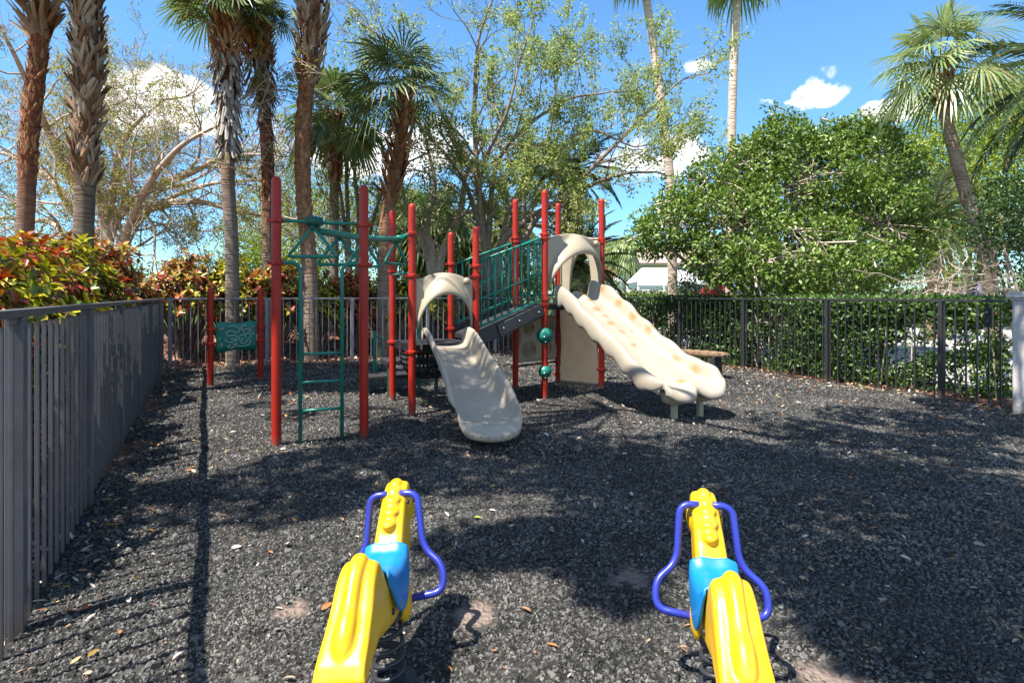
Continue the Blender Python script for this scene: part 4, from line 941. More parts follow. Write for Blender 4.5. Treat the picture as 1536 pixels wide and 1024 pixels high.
# tall pale palms
def tall(label, px, Y, r0, r1, n, az0, group='tall pale trunked palms beyond the round green tree'):
    pts = [P(x, y, Y) for x, y in px]; b = pts[0].copy(); b[2] = -.1; t = thing('royal_fan_palm', b, label, 'palm tree', group)
    o, p = trunk('trunk', [b]+pts[1:], r0, r1, mt_d, t); g = G(); fan_crown(g, p[-1], n, (.9, 1.3), (.9, 1.2), (80, -75), az0=az0, segs=24, droop=.5); obj('crown', g, m_wash, t)
    boots(p, len(p)-6, len(p)-1, [r1*1.3, r1*1.6], 40, .3, .12, m_bootr, t, .3); return t
tall('tall pale palm trunk slanting across the sky above the right end of the climbing structure', [(1010, 446), (1006, 290), (996, 190), (980, 70), (964, -40), (955, -120)], 22, .21, .16, 26, 0)
tall('tall straight pale palm trunk rising behind the round green tree with a rusty crown base', [(1094, 446), (1097, 240), (1099, 140), (1105, 0), (1109, -95)], 22, .19, .16, 24, 1.)
# leaning fan palm on the right
pts = [P(x, y, 13) for x, y in ((1496, 452), (1480, 388), (1452, 300), (1430, 220), (1415, 160), (1410, 118))]; b = pts[0].copy(); b[2] = 0
t = thing('fan_palm', b, 'leaning fan palm with a full bright crown and brown shaggy neck on the right', 'palm tree')
o, p = trunk('trunk', [b]+pts[1:], .17, .13, trunk_mat('mottled_palm_bark', (.20, .16, .12), (.36, .27, .20), 2, 4.5), t)
g = G(); fan_crown(g, p[-1]+[0, 0, .25], 30, (.55, .9), (.75, .98), (88, -28), segs=30, droop=.34, w=.6); obj('crown', g, m_wash, t)
boots(p, 38, 50, [.16, .27, .25], 130, .30, .07, m_bootr, t, .3)
# thick date palm behind the upper deck, feather palms
def date(label, px, py, Y, r, n, length, mat, tm, elev=(80, -45), group=None, name='date_palm', lean=0, **kw):
    tp = P(px, py, Y); b = np.array([tp[0]+lean, tp[1], 0.]); t = thing(name, b, label, 'palm tree', group)
    o, p = trunk('trunk', [b-[0, 0, .2], (b+tp)/2+[0.05, 0, 0], tp], r, r*.9, tm, t)
    boots(p, 0, len(p)-1, [r*1.05, r*1.1], 160, .2, .14, m_boot, t, .25)
    g = G(); feather_crown(g, tp+[0, 0, .1], n, length, elev, **kw); obj('crown', g, mat, t); return t
date('thick date palm with a shaggy brown trunk behind the upper deck', 858, 262, 19, .40, 30, 2.2, m_fdark, mt_e, (70, -50), leaf=.4)
date('pale green feather palm beyond the hedge left of the leaning fan palm', 1398, 335, 20, .22, 42, 2.6, m_feath, mt_e, (85, -55), leaf=.5)
date('low feather palm seen through the arch of the upper deck', 868, 405, 17, .2, 30, 1.9, m_feath, mt_e, (85, -35), leaf=.4)
date('feather palm behind the bridge, left of the shaggy date palm', 775, 345, 22, .2, 34, 2.6, m_feath, mt_e, (85, -45), leaf=.45)
date('dark date palm leaning in from beyond the right edge with drooping yellowed fronds', 1640, 120, 11.8, .25, 46, 3.1, m_fdark, mt_e, (75, -62), leaf=.5, arch=1.25)
for label, px, py, Y, r in (('small pale fan palm at the left of the far white house', 936, 372, 40, .9), ('smaller dusky fan palm beside the far white house', 915, 378, 44, .8)):
    tp = P(px, py, Y); b = np.array([tp[0], tp[1], 0]); t = thing('fan_palm', b, label, 'palm tree', 'small far fan palms')
    o, p = trunk('trunk', [b, (b+tp)/2+[.1, 0, 0], tp], .16, .13, mt_d, t); g = G(); fan_crown(g, tp, 30, (.5, .8), (.7, .9), (85, -70), segs=18, droop=.6, k=.02); obj('crown', g, m_wash, t)
for label, px, py, Y in (('pale fan palm clump low behind the lower deck', 655, 335, 24), ('second pale fan palm left of the bridge, fronds spread low', 615, 330, 26), ('low fan palm behind the balusters of the bridge', 730, 360, 25)):
    tp = P(px, py, Y); b = np.array([tp[0], tp[1], 0]); t = thing('fan_palm', b, label, 'palm tree', 'low pale fan palms behind the bridge')
    o, p = trunk('trunk', [b, (b+tp)/2+[.1, 0, 0], tp], .17, .15, mt_e, t); g = G(); fan_crown(g, tp, 34, (.7, 1.3), (1., 1.3), (85, -70), segs=22, droop=.5); obj('crown', g, m_feath, t)
# ================================================================== broadleaf trees
def bark(name, a, b_, s=9): return solid(name, a, b_, rough=.9, spec=.15, scale=s, bump=.5, bscale=30)
m_pale = bark('pale_grey_bark', (.58, .47, .38), (.38, .30, .24)); m_brown = bark('brown_bark', (.32, .25, .19), (.19, .14, .105))
m_oak = bark('dull_bark', (.16, .13, .10), (.09, .07, .055))
def px3(seq, Y): return [P(s[0], s[1], s[2] if len(s) > 2 else Y) for s in seq]
# nearly bare spreading tree on the left
Y0 = 16; b = P(150, 442, Y0); b[2] = .2; t = thing('bare_spreading_tree', b, 'wide nearly bare tree with pale twisting limbs behind the left hedge', 'tree')
g = G(); tw = []
kw = dict(depth=3, length=1.5, every=.55, lift=.035, ang=(25, 70), kids=(2, 3), shrink=.68, wob=.24, rmin=.006)
for seq, r in (([(150, 470), (165, 345), (215, 290), (280, 262), (340, 235), (390, 232, 15)], .26), ([(150, 470), (160, 330), (174, 270), (178, 230), (200, 190), (245, 150)], .22), ([(148, 470), (130, 350), (100, 300), (70, 265), (20, 235), (-60, 215)], .24),
               ([(152, 470), (190, 345), (240, 308), (300, 303), (360, 318), (425, 325)], .2), ([(148, 470), (130, 330), (92, 240), (60, 170, 15), (30, 100, 14), (0, 40, 13)], .2), ([(146, 470), (90, 345, 17), (40, 330, 18), (-60, 322, 18)], .18),
               ([(152, 470), (200, 320, 15), (260, 230, 14), (330, 185, 13.5)], .17), ([(150, 470), (150, 300, 17), (110, 180, 18), (140, 110, 19)], .18), ([(152, 470), (210, 330, 18), (300, 280, 19), (390, 270, 20)], .17)):
    limb(g, px3(seq, Y0), r, .03, tw, start=.3, **kw)
obj('limbs', g, m_pale, t)
g = G(); twig_leaves(g, tw, 26, .10, .02, keep=.4, droop=.35, shape='diamond', out=.9, off=.16); obj('foliage', g, leaf_mat('feathery_olive_leaf', [(0, (.17, .18, .03)), (.6, (.27, .27, .05)), (1, (.36, .32, .08))], trans=.45), t)
# half bare broadleaf tree in the middle
Y0 = 17; b = P(737, 442, Y0); b[2] = .2; t = thing('broadleaf_tree', b, 'large open crowned tree with thin olive leaves spreading above the bridge', 'tree')
g = G(); tw = []; kw = dict(depth=2, length=1.25, every=.55, lift=.05, ang=(25, 60), kids=(2, 3), shrink=.7, wob=.2, rmin=.007)
for seq, r in (([(735, 480), (728, 380), (722, 320), (715, 250), (712, 150), (718, 60), (742, -10)], .17), ([(737, 480), (734, 400), (718, 335), (690, 260), (640, 200), (600, 150)], .14), ([(740, 480), (748, 375), (790, 330), (840, 300), (900, 240), (960, 180), (1005, 135)], .17),
               ([(732, 470), (735, 320), (748, 240), (790, 190), (850, 150), (905, 140)], .13), ([(730, 470), (722, 300), (690, 220), (640, 130), (575, 60), (540, 35)], .12), ([(742, 470), (800, 335, 16.5), (860, 290, 16), (930, 262, 15.5), (985, 258, 15)], .13), ([(738, 470), (760, 340, 18), (810, 240, 18.5), (832, 160, 19), (830, 95, 19)], .13),
               ([(738, 470), (720, 280, 16), (760, 170, 15), (780, 90, 15)], .1), ([(738, 470), (770, 300, 17), (870, 200, 17), (950, 220, 17)], .1)):
    limb(g, px3(seq, Y0), r, .025, tw, start=.38, **kw)
obj('limbs', g, m_brown, t)
m_olive = leaf_mat('olive_leaf', [(0, (.14, .19, .05)), (.5, (.25, .31, .09)), (.86, (.38, .42, .14)), (.96, (.42, .38, .11)), (1, (.34, .22, .11))], trans=.5, rough=.33, clump=.25)
g = G(); X_ = np.array([x[0][-1][0] for x in tw]); dens = np.clip((X_+5)/5.5, .3, 1)
twl = [x for x, q in zip(tw, dens) if rng.random() < q]
twig_leaves(g, twl, 46, .09, .05, droop=.4, out=1.0, off=.19); obj('foliage', g, m_olive, t)
# gnarled pale tree and the thin stems by the leaning palm
b = P(655, 442, 18); b[2] = .2; t = thing('gnarled_tree', b, 'gnarled pale barked tree behind the lower deck arch', 'tree')
g = G(); tw = []
for seq, r in (([(655, 480), (650, 390), (640, 340), (652, 280), (640, 215)], .22), ([(655, 480), (662, 385), (690, 320), (700, 260), (730, 210)], .2), ([(655, 480), (640, 380), (610, 310), (600, 260)], .16)): limb(g, px3(seq, 18), r, .04, tw, depth=2, length=1.1, every=.6, start=.4, lift=.06, kids=(2, 3))
obj('limbs', g, m_pale, t); g = G(); twig_leaves(g, tw, 20, .10, .05, droop=.4, out=1., off=.22); obj('foliage', g, m_olive, t)
b = P(528, 442, 17.5); b[2] = .2; t = thing('thin_stemmed_tree', b, 'thin many stemmed tree between the two shorter palms', 'tree')
g = G(); tw = []
for seq, r in (([(528, 480), (522, 330), (521, 240), (540, 170), (590, 140)], .11), ([(532, 480), (538, 330), (532, 250), (545, 190), (560, 120)], .1), ([(525, 480), (515, 320), (500, 240), (480, 150), (490, 60)], .08), ([(530, 480), (560, 330), (590, 260), (640, 230)], .08)): limb(g, px3(seq, 17.5), r, .025, tw, depth=2, length=1.3, every=.7, start=.4, lift=.04, kids=(2, 3))
obj('limbs', g, m_brown, t); g = G(); twig_leaves(g, tw, 20, .10, .045, keep=.8, droop=.5, out=1., off=.22); obj('foliage', g, m_olive, t)
# lumpy crowns
def lumps(balls, per, inner=.55, flat=.85):
    out = []
    for c, r in balls:
        n = int(per*r*r); o = rdir(n); out.append(np.asarray(c)+o*r*(rng.uniform(inner, 1, (n, 1))**.6)*np.array([1, 1, flat])*(1+rng.normal(0, .07, (n, 1))))
    return np.vstack(out)
Y0 = 14.5; b = P(1180, 442, Y0); b[2] = 0; t = thing('round_broadleaf_tree', b, 'dense glossy green round tree rising above the right hand fence', 'tree')
balls = [(P(x, y, Y), r) for x, y, Y, r in ((1085, 325, 14, 1.45), (1195, 285, 14.5, 1.75), (1290, 265, 15, 1.45), (1178, 215, 14.5, .75), (1150, 235, 14.2, .7), (1010, 340, 13.6, .85), (985, 355, 13.4, .5), (1300, 345, 14, 1.6), (1080, 385, 13., .72), (1200, 380, 12.6, 1.1), (1345, 345, 14.6, .8), (1320, 398, 13.2, .7), (1090, 265, 14.3, .95), (1300, 205, 15, .7), (1255, 215, 14.8, .65), (1130, 400, 12.6, .8), (1260, 405, 12.8, .8), (1020, 290, 14, .5))]
cen = lumps(balls, 70); rd = rng.uniform(.16, .32, len(cen))
g = G(); clump_leaves(g, cen, rd, 52, .098, .054)
sp = np.vstack([P(x, y, 14.3) for x, y in ((1165, 178), (1195, 185), (1290, 178), (1310, 185), (1145, 205), (1270, 185), (1040, 262), (960, 330), (965, 350), (975, 385), (1330, 200))])
sp = np.repeat(sp, 3, 0)+rng.normal(0, .12, (33, 3)); clump_leaves(g, sp, .16, 24, .105, .058)
m_gloss = leaf_mat('glossy_leaf', [(0, (.06, .11, .018)), (.45, (.12, .19, .03)), (.85, (.19, .27, .05)), (.96, (.28, .34, .075)), (1, (.25, .2, .05))], trans=.25, rough=.4, spec=.45, clump=.25)
obj('crown', g, m_gloss, t)
g = G(); tw = []
for c, r in balls: 
    q = np.asarray(c); g.tube(spline([b+[rng.normal(0, .12), rng.normal(0, .12), -.1], b*.55+q*.45+[0, 0, .1], q], 6), np.linspace(.10, .025, 13), 6, cap=False)
cc = cen[rng.choice(len(cen), 420, replace=False)]
for q in cc:
    c = np.asarray(balls[int(np.argmin([np.linalg.norm(q-x[0])-x[1] for x in balls]))][0]); c = c+rng.normal(0, .38, 3); g.tube([c, c*.4+q*.6+rng.normal(0, .05, 3), q], [.022, .014, .006], 4, cap=False)
obj('limbs', g, m_pale, t)
def blob_tree(name, label, px, py, Y, spec, leaf, mat, per=26, each=30, group=None, tr=.14, bk=m_brown):
    b = P(px, 442, Y); b[2] = 0; t = thing(name, b, label, 'tree', group); bl = [(P(x, y, Y+dy), r) for x, y, dy, r in spec]
    cen = lumps(bl, per); g = G(); clump_leaves(g, cen, rng.uniform(.8, 1.6, len(cen))*leaf*3., each, leaf, leaf*.5, 'diamond'); obj('crown', g, mat, t)
    g = G()
    for c, r in bl: g.tube(spline([b-[0, 0, .1], b*.5+c*.5+rng.normal(0, .15, 3), c], 6), np.linspace(tr, tr*.25, 13), 6, cap=False)
    obj('limbs', g, bk, t); return t
m_light = leaf_mat('light_green_leaf', [(0, (.14, .20, .025)), (.5, (.22, .29, .04)), (1, (.32, .38, .07))], trans=.35, clump=.25, cscale=.6)
m_yel_g = leaf_mat('yellow_green_leaf', [(0, (.15, .19, .025)), (.5, (.24, .28, .045)), (1, (.34, .36, .08))], trans=.35, clump=.25, cscale=.6)
m_mid = leaf_mat('mid_green_leaf', [(0, (.06, .11, .02)), (.5, (.12, .18, .034)), (1, (.2, .25, .055))], trans=.3, clump=.25, cscale=.8)
m_dk = leaf_mat('dark_green_leaf', [(0, (.018, .045, .012)), (.6, (.035, .075, .018)), (1, (.075, .12, .03))], trans=.22, rough=.35, clump=.2)
blob_tree('tall_leafy_tree', 'tall light green tree behind the leaning fan palm', 1450, 250, 27, [(1450, 205, 0, 2.6), (1500, 165, 1, 2.2), (1380, 260, 0, 2.0), (1440, 290, -1, 2.3), (1530, 240, 0, 2.6), (1390, 210, 1, 1.3), (1345, 230, 1, 1.2), (1560, 170, 1, 2.4), (1500, 320, -1, 2.), (1350, 330, 0, 1.8), (1410, 370, -1, 1.8)], .17, m_light, 22, 34)
blob_tree('dark_shrub_tree', 'dark green shrubby tree at the right edge above the pillar', 1530, 350, 10.5, [(1500, 320, 0, .45), (1540, 310, .3, .6), (1505, 365, 0, .42), (1560, 380, .3, .6), (1530, 280, .4, .35), (1480, 345, .6, .28), (1590, 340, .3, .6)], .085, m_dk, 130, 26, tr=.05)
blob_tree('airy_tree', 'yellow green airy tree behind the left palms', 430, 300, 25, [(430, 290, 0, 1.6), (400, 330, -1, 1.5), (470, 300, 1, 1.6), (440, 360, -2, 1.7), (380, 375, -2, 1.2), (500, 350, -1, 1.7), (545, 320, 0, 1.4), (350, 380, -2, 1.), (520, 290, 1, 1.2)], .13, m_yel_g, 24, 30, tr=.12)
blob_tree('bushy_tree', 'bright green bush behind the slim rusty palm', 400, 390, 19, [(395, 385, 0, .8), (370, 410, 0, .7), (425, 380, .5, .8), (450, 410, 0, .8), (350, 405, .3, .6)], .10, m_light, 60, 30, tr=.08)
blob_tree('bushy_tree', 'mid green tree behind the leaning palm and the thin stems', 600, 330, 26, [(560, 360, 0, 1.6), (610, 340, 0, 1.6), (660, 370, 0, 1.7), (590, 300, 1, 1.2), (640, 310, 1, 1.2), (700, 385, 0, 1.4)], .14, m_mid, 24, 30, tr=.12)
blob_tree('shrub_mass', 'green shrubbery low behind the bridge and the upper deck', 820, 410, 24, [(720, 410, 0, 1.2), (770, 405, 0, 1.3), (820, 410, 0, 1.2), (870, 415, 0, 1.1), (905, 425, 0, .8), (690, 420, 0, 1.), (760, 370, 2, 1.2), (840, 390, 2, 1.1)], .12, m_mid, 36, 30, tr=.06)
blob_tree('small_bush', 'dark bush between the far white canopy and the round tree', 1020, 425, 19, [(1030, 428, 0, .4), (1048, 432, 0, .36)], .09, m_dk, 150, 26, tr=.04)
# far trees that read as one mass
g = G(); cen = []
for x in np.linspace(-130, 150, 190):
    h = 4.5+2*math.sin(x*.17)+1.4*math.sin(x*.41+1); y = 105+8*math.sin(x*.05); q = rng.uniform(0, 1, (9, 1))
    cen.append(np.hstack([x+rng.normal(0, .8, (9, 1)), y+rng.normal(0, 2, (9, 1)), q*h]))
clump_leaves(g, np.vstack(cen), .9, 10, .75, .4, 'diamond'); tag(obj('far_trees', g, m_mid), 'low line of far trees along the horizon', kind='stuff')
# ================================================================== hedges
def croton(c, r, h, label, stops, n_ros, group):
    b = np.array([c[0], c[1], float(earth_h(c[0], c[1]))]); t = thing('croton_shrub', b, label, 'shrub', group)
    o = rdir(n_ros); o[:, 2] = np.abs(o[:, 2])*1.0-.25*(rng.random(n_ros) < .5); q = rng.uniform(.7, 1., (n_ros, 1))
    cen = b+np.array([0, 0, h*.52])+o*q*np.array([r, r, h*.48])*(1+rng.normal(0, .09, (n_ros, 1)))
    out = unit(o*np.array([1, 1, .7])+np.array([0, 0, .55])); k = 12; N_ = n_ros*k
    cc, oo = np.repeat(cen, k, 0), np.repeat(out, k, 0); a = np.tile(np.arange(k), n_ros)*2.39996+np.repeat(rng.uniform(0, 6, n_ros), k)
    e1 = unit(np.cross(oo, np.array([.3, .2, 1.]))); e2 = np.cross(oo, e1); lev = np.tile(np.linspace(.95, -.25, k), n_ros)[:, None]
    ring = np.cos(a)[:, None]*e1+np.sin(a)[:, None]*e2; d = unit(ring+oo*lev+rng.normal(0, .12, (N_, 3))); nr = unit(oo-ring*lev*.8+[0, 0, .3])
    g = G(); leaves(g, cc-oo*(1-lev)*.05, d, nr, .155*rng.uniform(.6, 1.2, N_), .066*rng.uniform(.75, 1.2, N_), 'broad', curl=.16, fold=.14)
    obj('foliage', g, leaf_mat('croton_leaf', stops, rough=.32, trans=.2, spec=.5, clump=.4, cscale=3.), t)
    g = G()
    for q in cen[::2]: g.tube([b+[rng.normal(0, .1), rng.normal(0, .1), -.1], b*.5+q*.5+[0, 0, -.12], q], [.018, .014, .007], 4, cap=False)
    obj('stems', g, m_brown, t); return t
CS = {'mix': [(0, (0.062, 0.030, 0.020)), (.18, (0.300, 0.037, 0.027)), (.34, (0.088, 0.074, 0.020)), (.48, (0.562, 0.124, 0.037)), (.6, (0.088, 0.163, 0.022)), (.72, (0.500, 0.450, 0.037)), (.86, (0.625, 0.224, 0.124)), (1, (0.688, 0.575, 0.062))],
      'yel': [(0, (0.037, 0.056, 0.013)), (.25, (0.124, 0.037, 0.026)), (.40, (0.100, 0.174, 0.020)), (.60, (0.500, 0.414, 0.026)), (.78, (0.326, 0.375, 0.030)), (.9, (0.450, 0.112, 0.050)), (1, (0.625, 0.525, 0.062))],
      'red': [(0, (0.062, 0.026, 0.020)), (.25, (0.250, 0.030, 0.026)), (.45, (0.562, 0.062, 0.035)), (.6, (0.088, 0.112, 0.022)), (.76, (0.650, 0.200, 0.074)), (.9, (0.450, 0.400, 0.050)), (1, (0.688, 0.312, 0.188))],
      'dark': [(0, (0.037, 0.037, 0.018)), (.3, (0.112, 0.044, 0.027)), (.55, (0.062, 0.106, 0.022)), (.74, (0.375, 0.056, 0.037)), (.9, (0.400, 0.362, 0.056)), (1, (0.600, 0.213, 0.112))]}
GC = 'croton shrubs hedging the left and back fences'
look = {'mix': 'many coloured', 'yel': 'yellow topped', 'red': 'mostly red', 'dark': 'dark maroon and green'}
seqL = ['mix', 'red', 'yel', 'mix', 'red', 'yel', 'red', 'mix', 'dark', 'mix']
ordn = ['nearest the camera', 'second from the camera', 'third from the camera', 'fourth from the camera', 'fifth from the camera', 'sixth from the camera', 'seventh from the camera', 'eighth from the camera', 'ninth from the camera', 'nearest the corner']
for i, k in enumerate(seqL):
    s = .7+i*.97; c = LF+np.array([-.51*s, s, 0])+OUTL*(1.08+.1*math.sin(i*2)); croton(c, .84, [1.95, 1.98, 2.02, 2.06, 2.12, 2.2, 2.3, 2.4, 2.5, 2.55][i]*(1+.03*math.sin(i*3)), f'{look[k]} croton shrub behind the left fence, {ordn[i]}', CS[k], 230, GC)
seqB = ['mix', 'yel', 'mix', 'yel', 'red', 'yel', 'yel', 'mix', 'dark']; ordb = ['beside the left corner', 'behind the maze panel', 'behind the tallest red post', 'behind the ladder', 'behind the second tall post', 'left of the lower deck', 'just left of the lower slide hood', 'behind the lower slide hood', 'behind the bridge foot']
for i, k in enumerate(seqB):
    s = .35+i*.92; c = CL+BACK*s+DIR*(1.35+.15*math.sin(i*2.2)); croton(c, .86, [2.35, 2.2, 2.15, 2.0, 1.95, 1.9, 1.85, 1.6, 1.4][i], f'{look[k]} croton shrub along the back fence, {ordb[i]}', CS[k], 230, GC)
# second taller row of darker crotons fills the back
# clipped hedge on the right
b = RF+BACK*.75; t = thing('clipped_hedge', (b[0], b[1], 0), 'clipped dark green hedge with bright gaps behind the right hand fence', 'hedge')
Lh = Rs+.9; n = 62000; u_ = rng.uniform(-.45, Lh, n); q = rng.random(n); z = np.where(q < .42, rng.uniform(1.12, 1.45, n), np.where(q < .62, rng.uniform(.75, 1.15, n), rng.uniform(.03, .8, n))); vv = rng.uniform(-.38, .38, n)
hole = np.sin(u_*2.1+.5)+np.sin(u_*5.3+z*4)*.6+np.sin(z*9+u_*3)*.5
k = (z > 1.18) | (hole < .55) | (rng.random(n) < .17); u_, z, vv = u_[k], z[k], vv[k]; n = len(u_)
p_ = b+DIR*u_[:, None]+BACK*vv[:, None]; p_[:, 2] = z
d = unit(rdir(n)+np.array([0, 0, .5*0])+np.where(z > 1.25, 1., .2)[:, None]*np.array([0, 0, .6])); nr = unit(rdir(n)*.8+np.array([-.6, -.4, .6]))
g = G(); leaves(g, p_, d, nr, .085*rng.uniform(.6, 1.3, n), .042*rng.uniform(.7, 1.2, n)); obj('foliage', g, leaf_mat('hedge_leaf', [(0, (.03, .07, .015)), (.5, (.065, .125, .025)), (.85, (.12, .19, .04)), (.97, (.2, .26, .06)), (1, (.3, .12, .06))], trans=.35, rough=.4, clump=.2), t)
g = G()
for s in np.arange(-.4, Lh, .16):
    q = b+DIR*s+BACK*rng.uniform(-.25, .25); top = q+np.array([*rng.normal(0, .12, 2), 1.3]); g.tube([[q[0], q[1], -.1], (q+top)/2+rng.normal(0, .05, 3), top], [.016, .011, .005], 5, cap=False)
obj('stems', g, m_pale, t)
# pruned pale branches lying on the hedge
b = P(1440, 415, 10.6); t = thing('branch_pile', (b[0], b[1], 0), 'heap of pale cut branches lying above the hedge near the leaning palm', 'branches')
g = G(); tw = []
for i in range(20):
    p0 = P(rng.uniform(1400, 1490), rng.uniform(405, 440), rng.uniform(10., 11.4)); dx = rng.choice([-1, -1, 1]); grow(g, p0, [dx*rng.uniform(.6, 1), rng.normal(0, .4), rng.uniform(-.15, .34)], rng.uniform(.5, .8), .012, 2, tw, lift=-.05, kids=(1, 3), wob=.25, rmin=.004)
tag(obj('cut_branches', g, bark('bleached_twig', (.48, .40, .32), (.33, .26, .20)), t), kind='stuff')
g = G(); 
for i in range(5): g.tube([P(1400+22*i, 470, 10.7), P(1405+22*i, 425, 10.7+.1*i), P(1412+20*i, 405, 10.7)], [.02, .016, .01], 5, cap=False)
obj('stalks', g, m_pale, t)
# ================================================================== off-frame shade tree behind the camera; its crown dapples the yard
bt = np.array([7.2, -1.6, 0]); t = thing('shade_tree', bt, 'big spreading shade tree standing beyond the right of the view, its crown dappling the yard', 'tree')
dark = [(470, 745, 120, 26, 7, .8), (300, 740, 90, 26, 6, .75), (760, 690, 200, 42, 18, 1), (900, 690, 130, 40, 12, 1), (690, 650, 70, 22, 6, .8), (830, 800, 170, 42, 16, 1), (960, 770, 110, 50, 12, 1), (1180, 660, 130, 30, 10, 1), (1330, 690, 190, 55, 19, 1), (1460, 650, 120, 40, 14, 1), (1480, 760, 120, 50, 10, .9),
        (1330, 800, 170, 50, 11, .85), (1440, 860, 140, 50, 12, .8), (1250, 870, 110, 45, 8, .7), (1130, 770, 70, 40, 8, .9), (1180, 720, 130, 40, 14, 1), (1450, 610, 120, 16, 8, .9), (1330, 622, 120, 14, 6, .7), (1050, 690, 90, 30, 8, .9), (1500, 960, 60, 50, 5, .7), (1350, 950, 90, 30, 4, .6), (560, 690, 80, 20, 5, .8), (870, 890, 90, 16, 2, .6), (730, 560, 40, 20, 4, .9), (700, 600, 40, 25, 4, .8), (600, 640, 60, 16, 5, .8), (420, 620, 70, 14, 2, .6), (1510, 570, 30, 60, 6, 1), (450, 690, 60, 14, 3, .7), (460, 300, 60, 40, 0, .8)]
cen, rad = [], []
for px, py, hw, hh, n, k in dark:
    for i in range(n):
        a, q = rng.uniform(0, 6.283), math.sqrt(rng.random()); x, y = px+hw*q*math.cos(a), py+hh*q*math.sin(a); Yg = 1350/(y-442) if y > 500 else 9
        gp_ = P(x, y, Yg); gp_[2] = 0; zz = rng.uniform(6.2, 8.6)
        if zz < 2.4+.49*(gp_[1]-.287*zz): zz = 2.6+.49*(gp_[1]-.287*zz)+.5
        cen.append(gp_+TO_SUN/TO_SUN[2]*zz); rad.append(rng.uniform(.22, .42)*k)
for x, y, z, n in ((-.25, 6.1, .3, 3), (-2.3, 5.9, 2.1, 8), (-1.5, 6.3, 2.3, 7), (6.6, 7.3, .9, 6)):
    for i in range(n):
        zz = rng.uniform(6., 7.6); q = np.array([x, y, z])+np.array([rng.normal(0, .3), rng.normal(0, .4), 0])+TO_SUN/TO_SUN[2]*(zz-z); cen.append(q); rad.append(rng.uniform(.2, .34))
cen, rad = np.array(cen), np.array(rad)
g = G(); clump_leaves(g, cen, rad*1.15, 120, .145, .078, 'diamond', flat=.5); obj('crown', g, leaf_mat('thick_dark_leaf', [(0, (.02, .045, .012)), (.6, (.035, .07, .018)), (1, (.06, .10, .03))], trans=.05), t)
g = G(); fork = bt+np.array([-.6, .5, 5.6]); g.tube(spline([bt-[0, 0, .2], bt+[-.1, .2, 2.8], fork], 6), np.linspace(.3, .22, 13), 12)
hubs = []
for i in range(9):
    q = cen[rng.integers(len(cen))]; hubs.append(q*.8+fork*.2+[0, 0, .3]); g.tube(spline([fork, fork*.5+hubs[-1]*.5+[0, 0, .5], hubs[-1]], 8), np.linspace(.14, .05, 17), 8, cap=False)
hubs = np.array(hubs)
for q in cen:
    h = hubs[np.argmin(np.linalg.norm(hubs-q, axis=1))]; g.tube(spline([h, h*.5+q*.5+rng.normal(0, .12, 3), q], 4), np.linspace(.03, .008, 9), 4, cap=False)
obj('limbs', g, m_oak, t)
# ================================================================== far things
m_white = solid('white_wall', (.72, .68, .62), (.66, .62, .56), rough=.8, scale=1); m_glass = solid('dark_window', (.03, .035, .045), rough=.1, spec=.6); m_roof = solid('tan_tile_roof', (.48, .36, .27), (.36, .26, .2), rough=.8, scale=5, bump=.3)
m_canv = solid('white_canvas', (.80, .79, .77), (.74, .73, .71), rough=.7)
def far_box(g, x0, x1, y0, y1, Y, depth): a, b_ = P(x0, y1, Y), P(x1, y0, Y); g.box(((a[0]+b_[0])/2, Y+depth/2, (a[2]+b_[2])/2), (b_[0]-a[0], depth, b_[2]-a[2]))
Y0 = 58; b = P(1010, 442, Y0); t = thing('far_house', (b[0], b[1]+3, 0), 'long pale house with a tan roof far beyond the large slide', 'house')
g = G(); far_box(g, 900, 1240, 392, 470, Y0, 8); obj('wall', g, m_white, t, smooth=False)
g = G(); a, c = P(880, 394, Y0-.8), P(1260, 394, Y0-.8); rz_ = P(1000, 366, Y0)[2]
g.add([[a[0], Y0-.8, a[2]], [c[0], Y0-.8, c[2]], [c[0]-3, Y0+4, rz_], [a[0]+3, Y0+4, rz_], [a[0], Y0+8.8, a[2]], [c[0], Y0+8.8, c[2]]], [[0, 1, 2, 3], [3, 2, 5, 4]], [[0, 3, 4], [1, 5, 2]]); mod_solid(obj('roof', g, m_roof, t, smooth=False), .25)
for x0, x1 in ((945, 958), (970, 985), (1005, 1020), (1060, 1075), (1110, 1130)):
    g = G(); far_box(g, x0, x1, 402, 420, Y0-.06, .1); f = obj('window', g, m_glass, t, smooth=False)
    g = G(); far_box(g, x0-2, x1+2, 420, 422, Y0-.1, .12); obj('sill', g, m_canv, f, smooth=False)
def cabana(label, x0, x1, ytop, yeave, Y):
    b = P((x0+x1)/2, 442, Y); t = thing('canopy', (b[0], b[1], 0), label, 'canopy', 'white canopies by the far house'); a, c = P(x0, yeave, Y), P(x1, yeave, Y); zt = P(0, ytop, Y)[2]; d_ = 3.2; k = (c[0]-a[0])*.22
    g = G(); g.add([[a[0], Y-.2, a[2]], [c[0], Y-.2, c[2]], [c[0], Y+d_, c[2]], [a[0], Y+d_, a[2]], [a[0]+k, Y+d_*.4, zt], [c[0]-k, Y+d_*.4, zt]], [[0, 1, 5, 4], [2, 3, 4, 5]], [[1, 2, 5], [3, 0, 4]])
    g.box(((a[0]+c[0])/2, Y-.2, a[2]-.1), (c[0]-a[0], .04, .2)); obj('roof', g, m_canv, t, smooth=False)
    for x in (a[0]+.06, c[0]-.06):
        for y in (Y-.15, Y+d_-.1): g = G(); g.box((x, y, a[2]/2-.1), (.1, .1, a[2]+.1)); obj('post', g, m_canv, t, smooth=False)
cabana('white canopy in the gap between the red post and the round tree', 955, 1025, 400, 423, 34); cabana('second white canopy partly behind the low branches of the round tree', 1012, 1066, 404, 422, 40); cabana('small white canopy just right of the tall red post', 898, 932, 398, 418, 46)
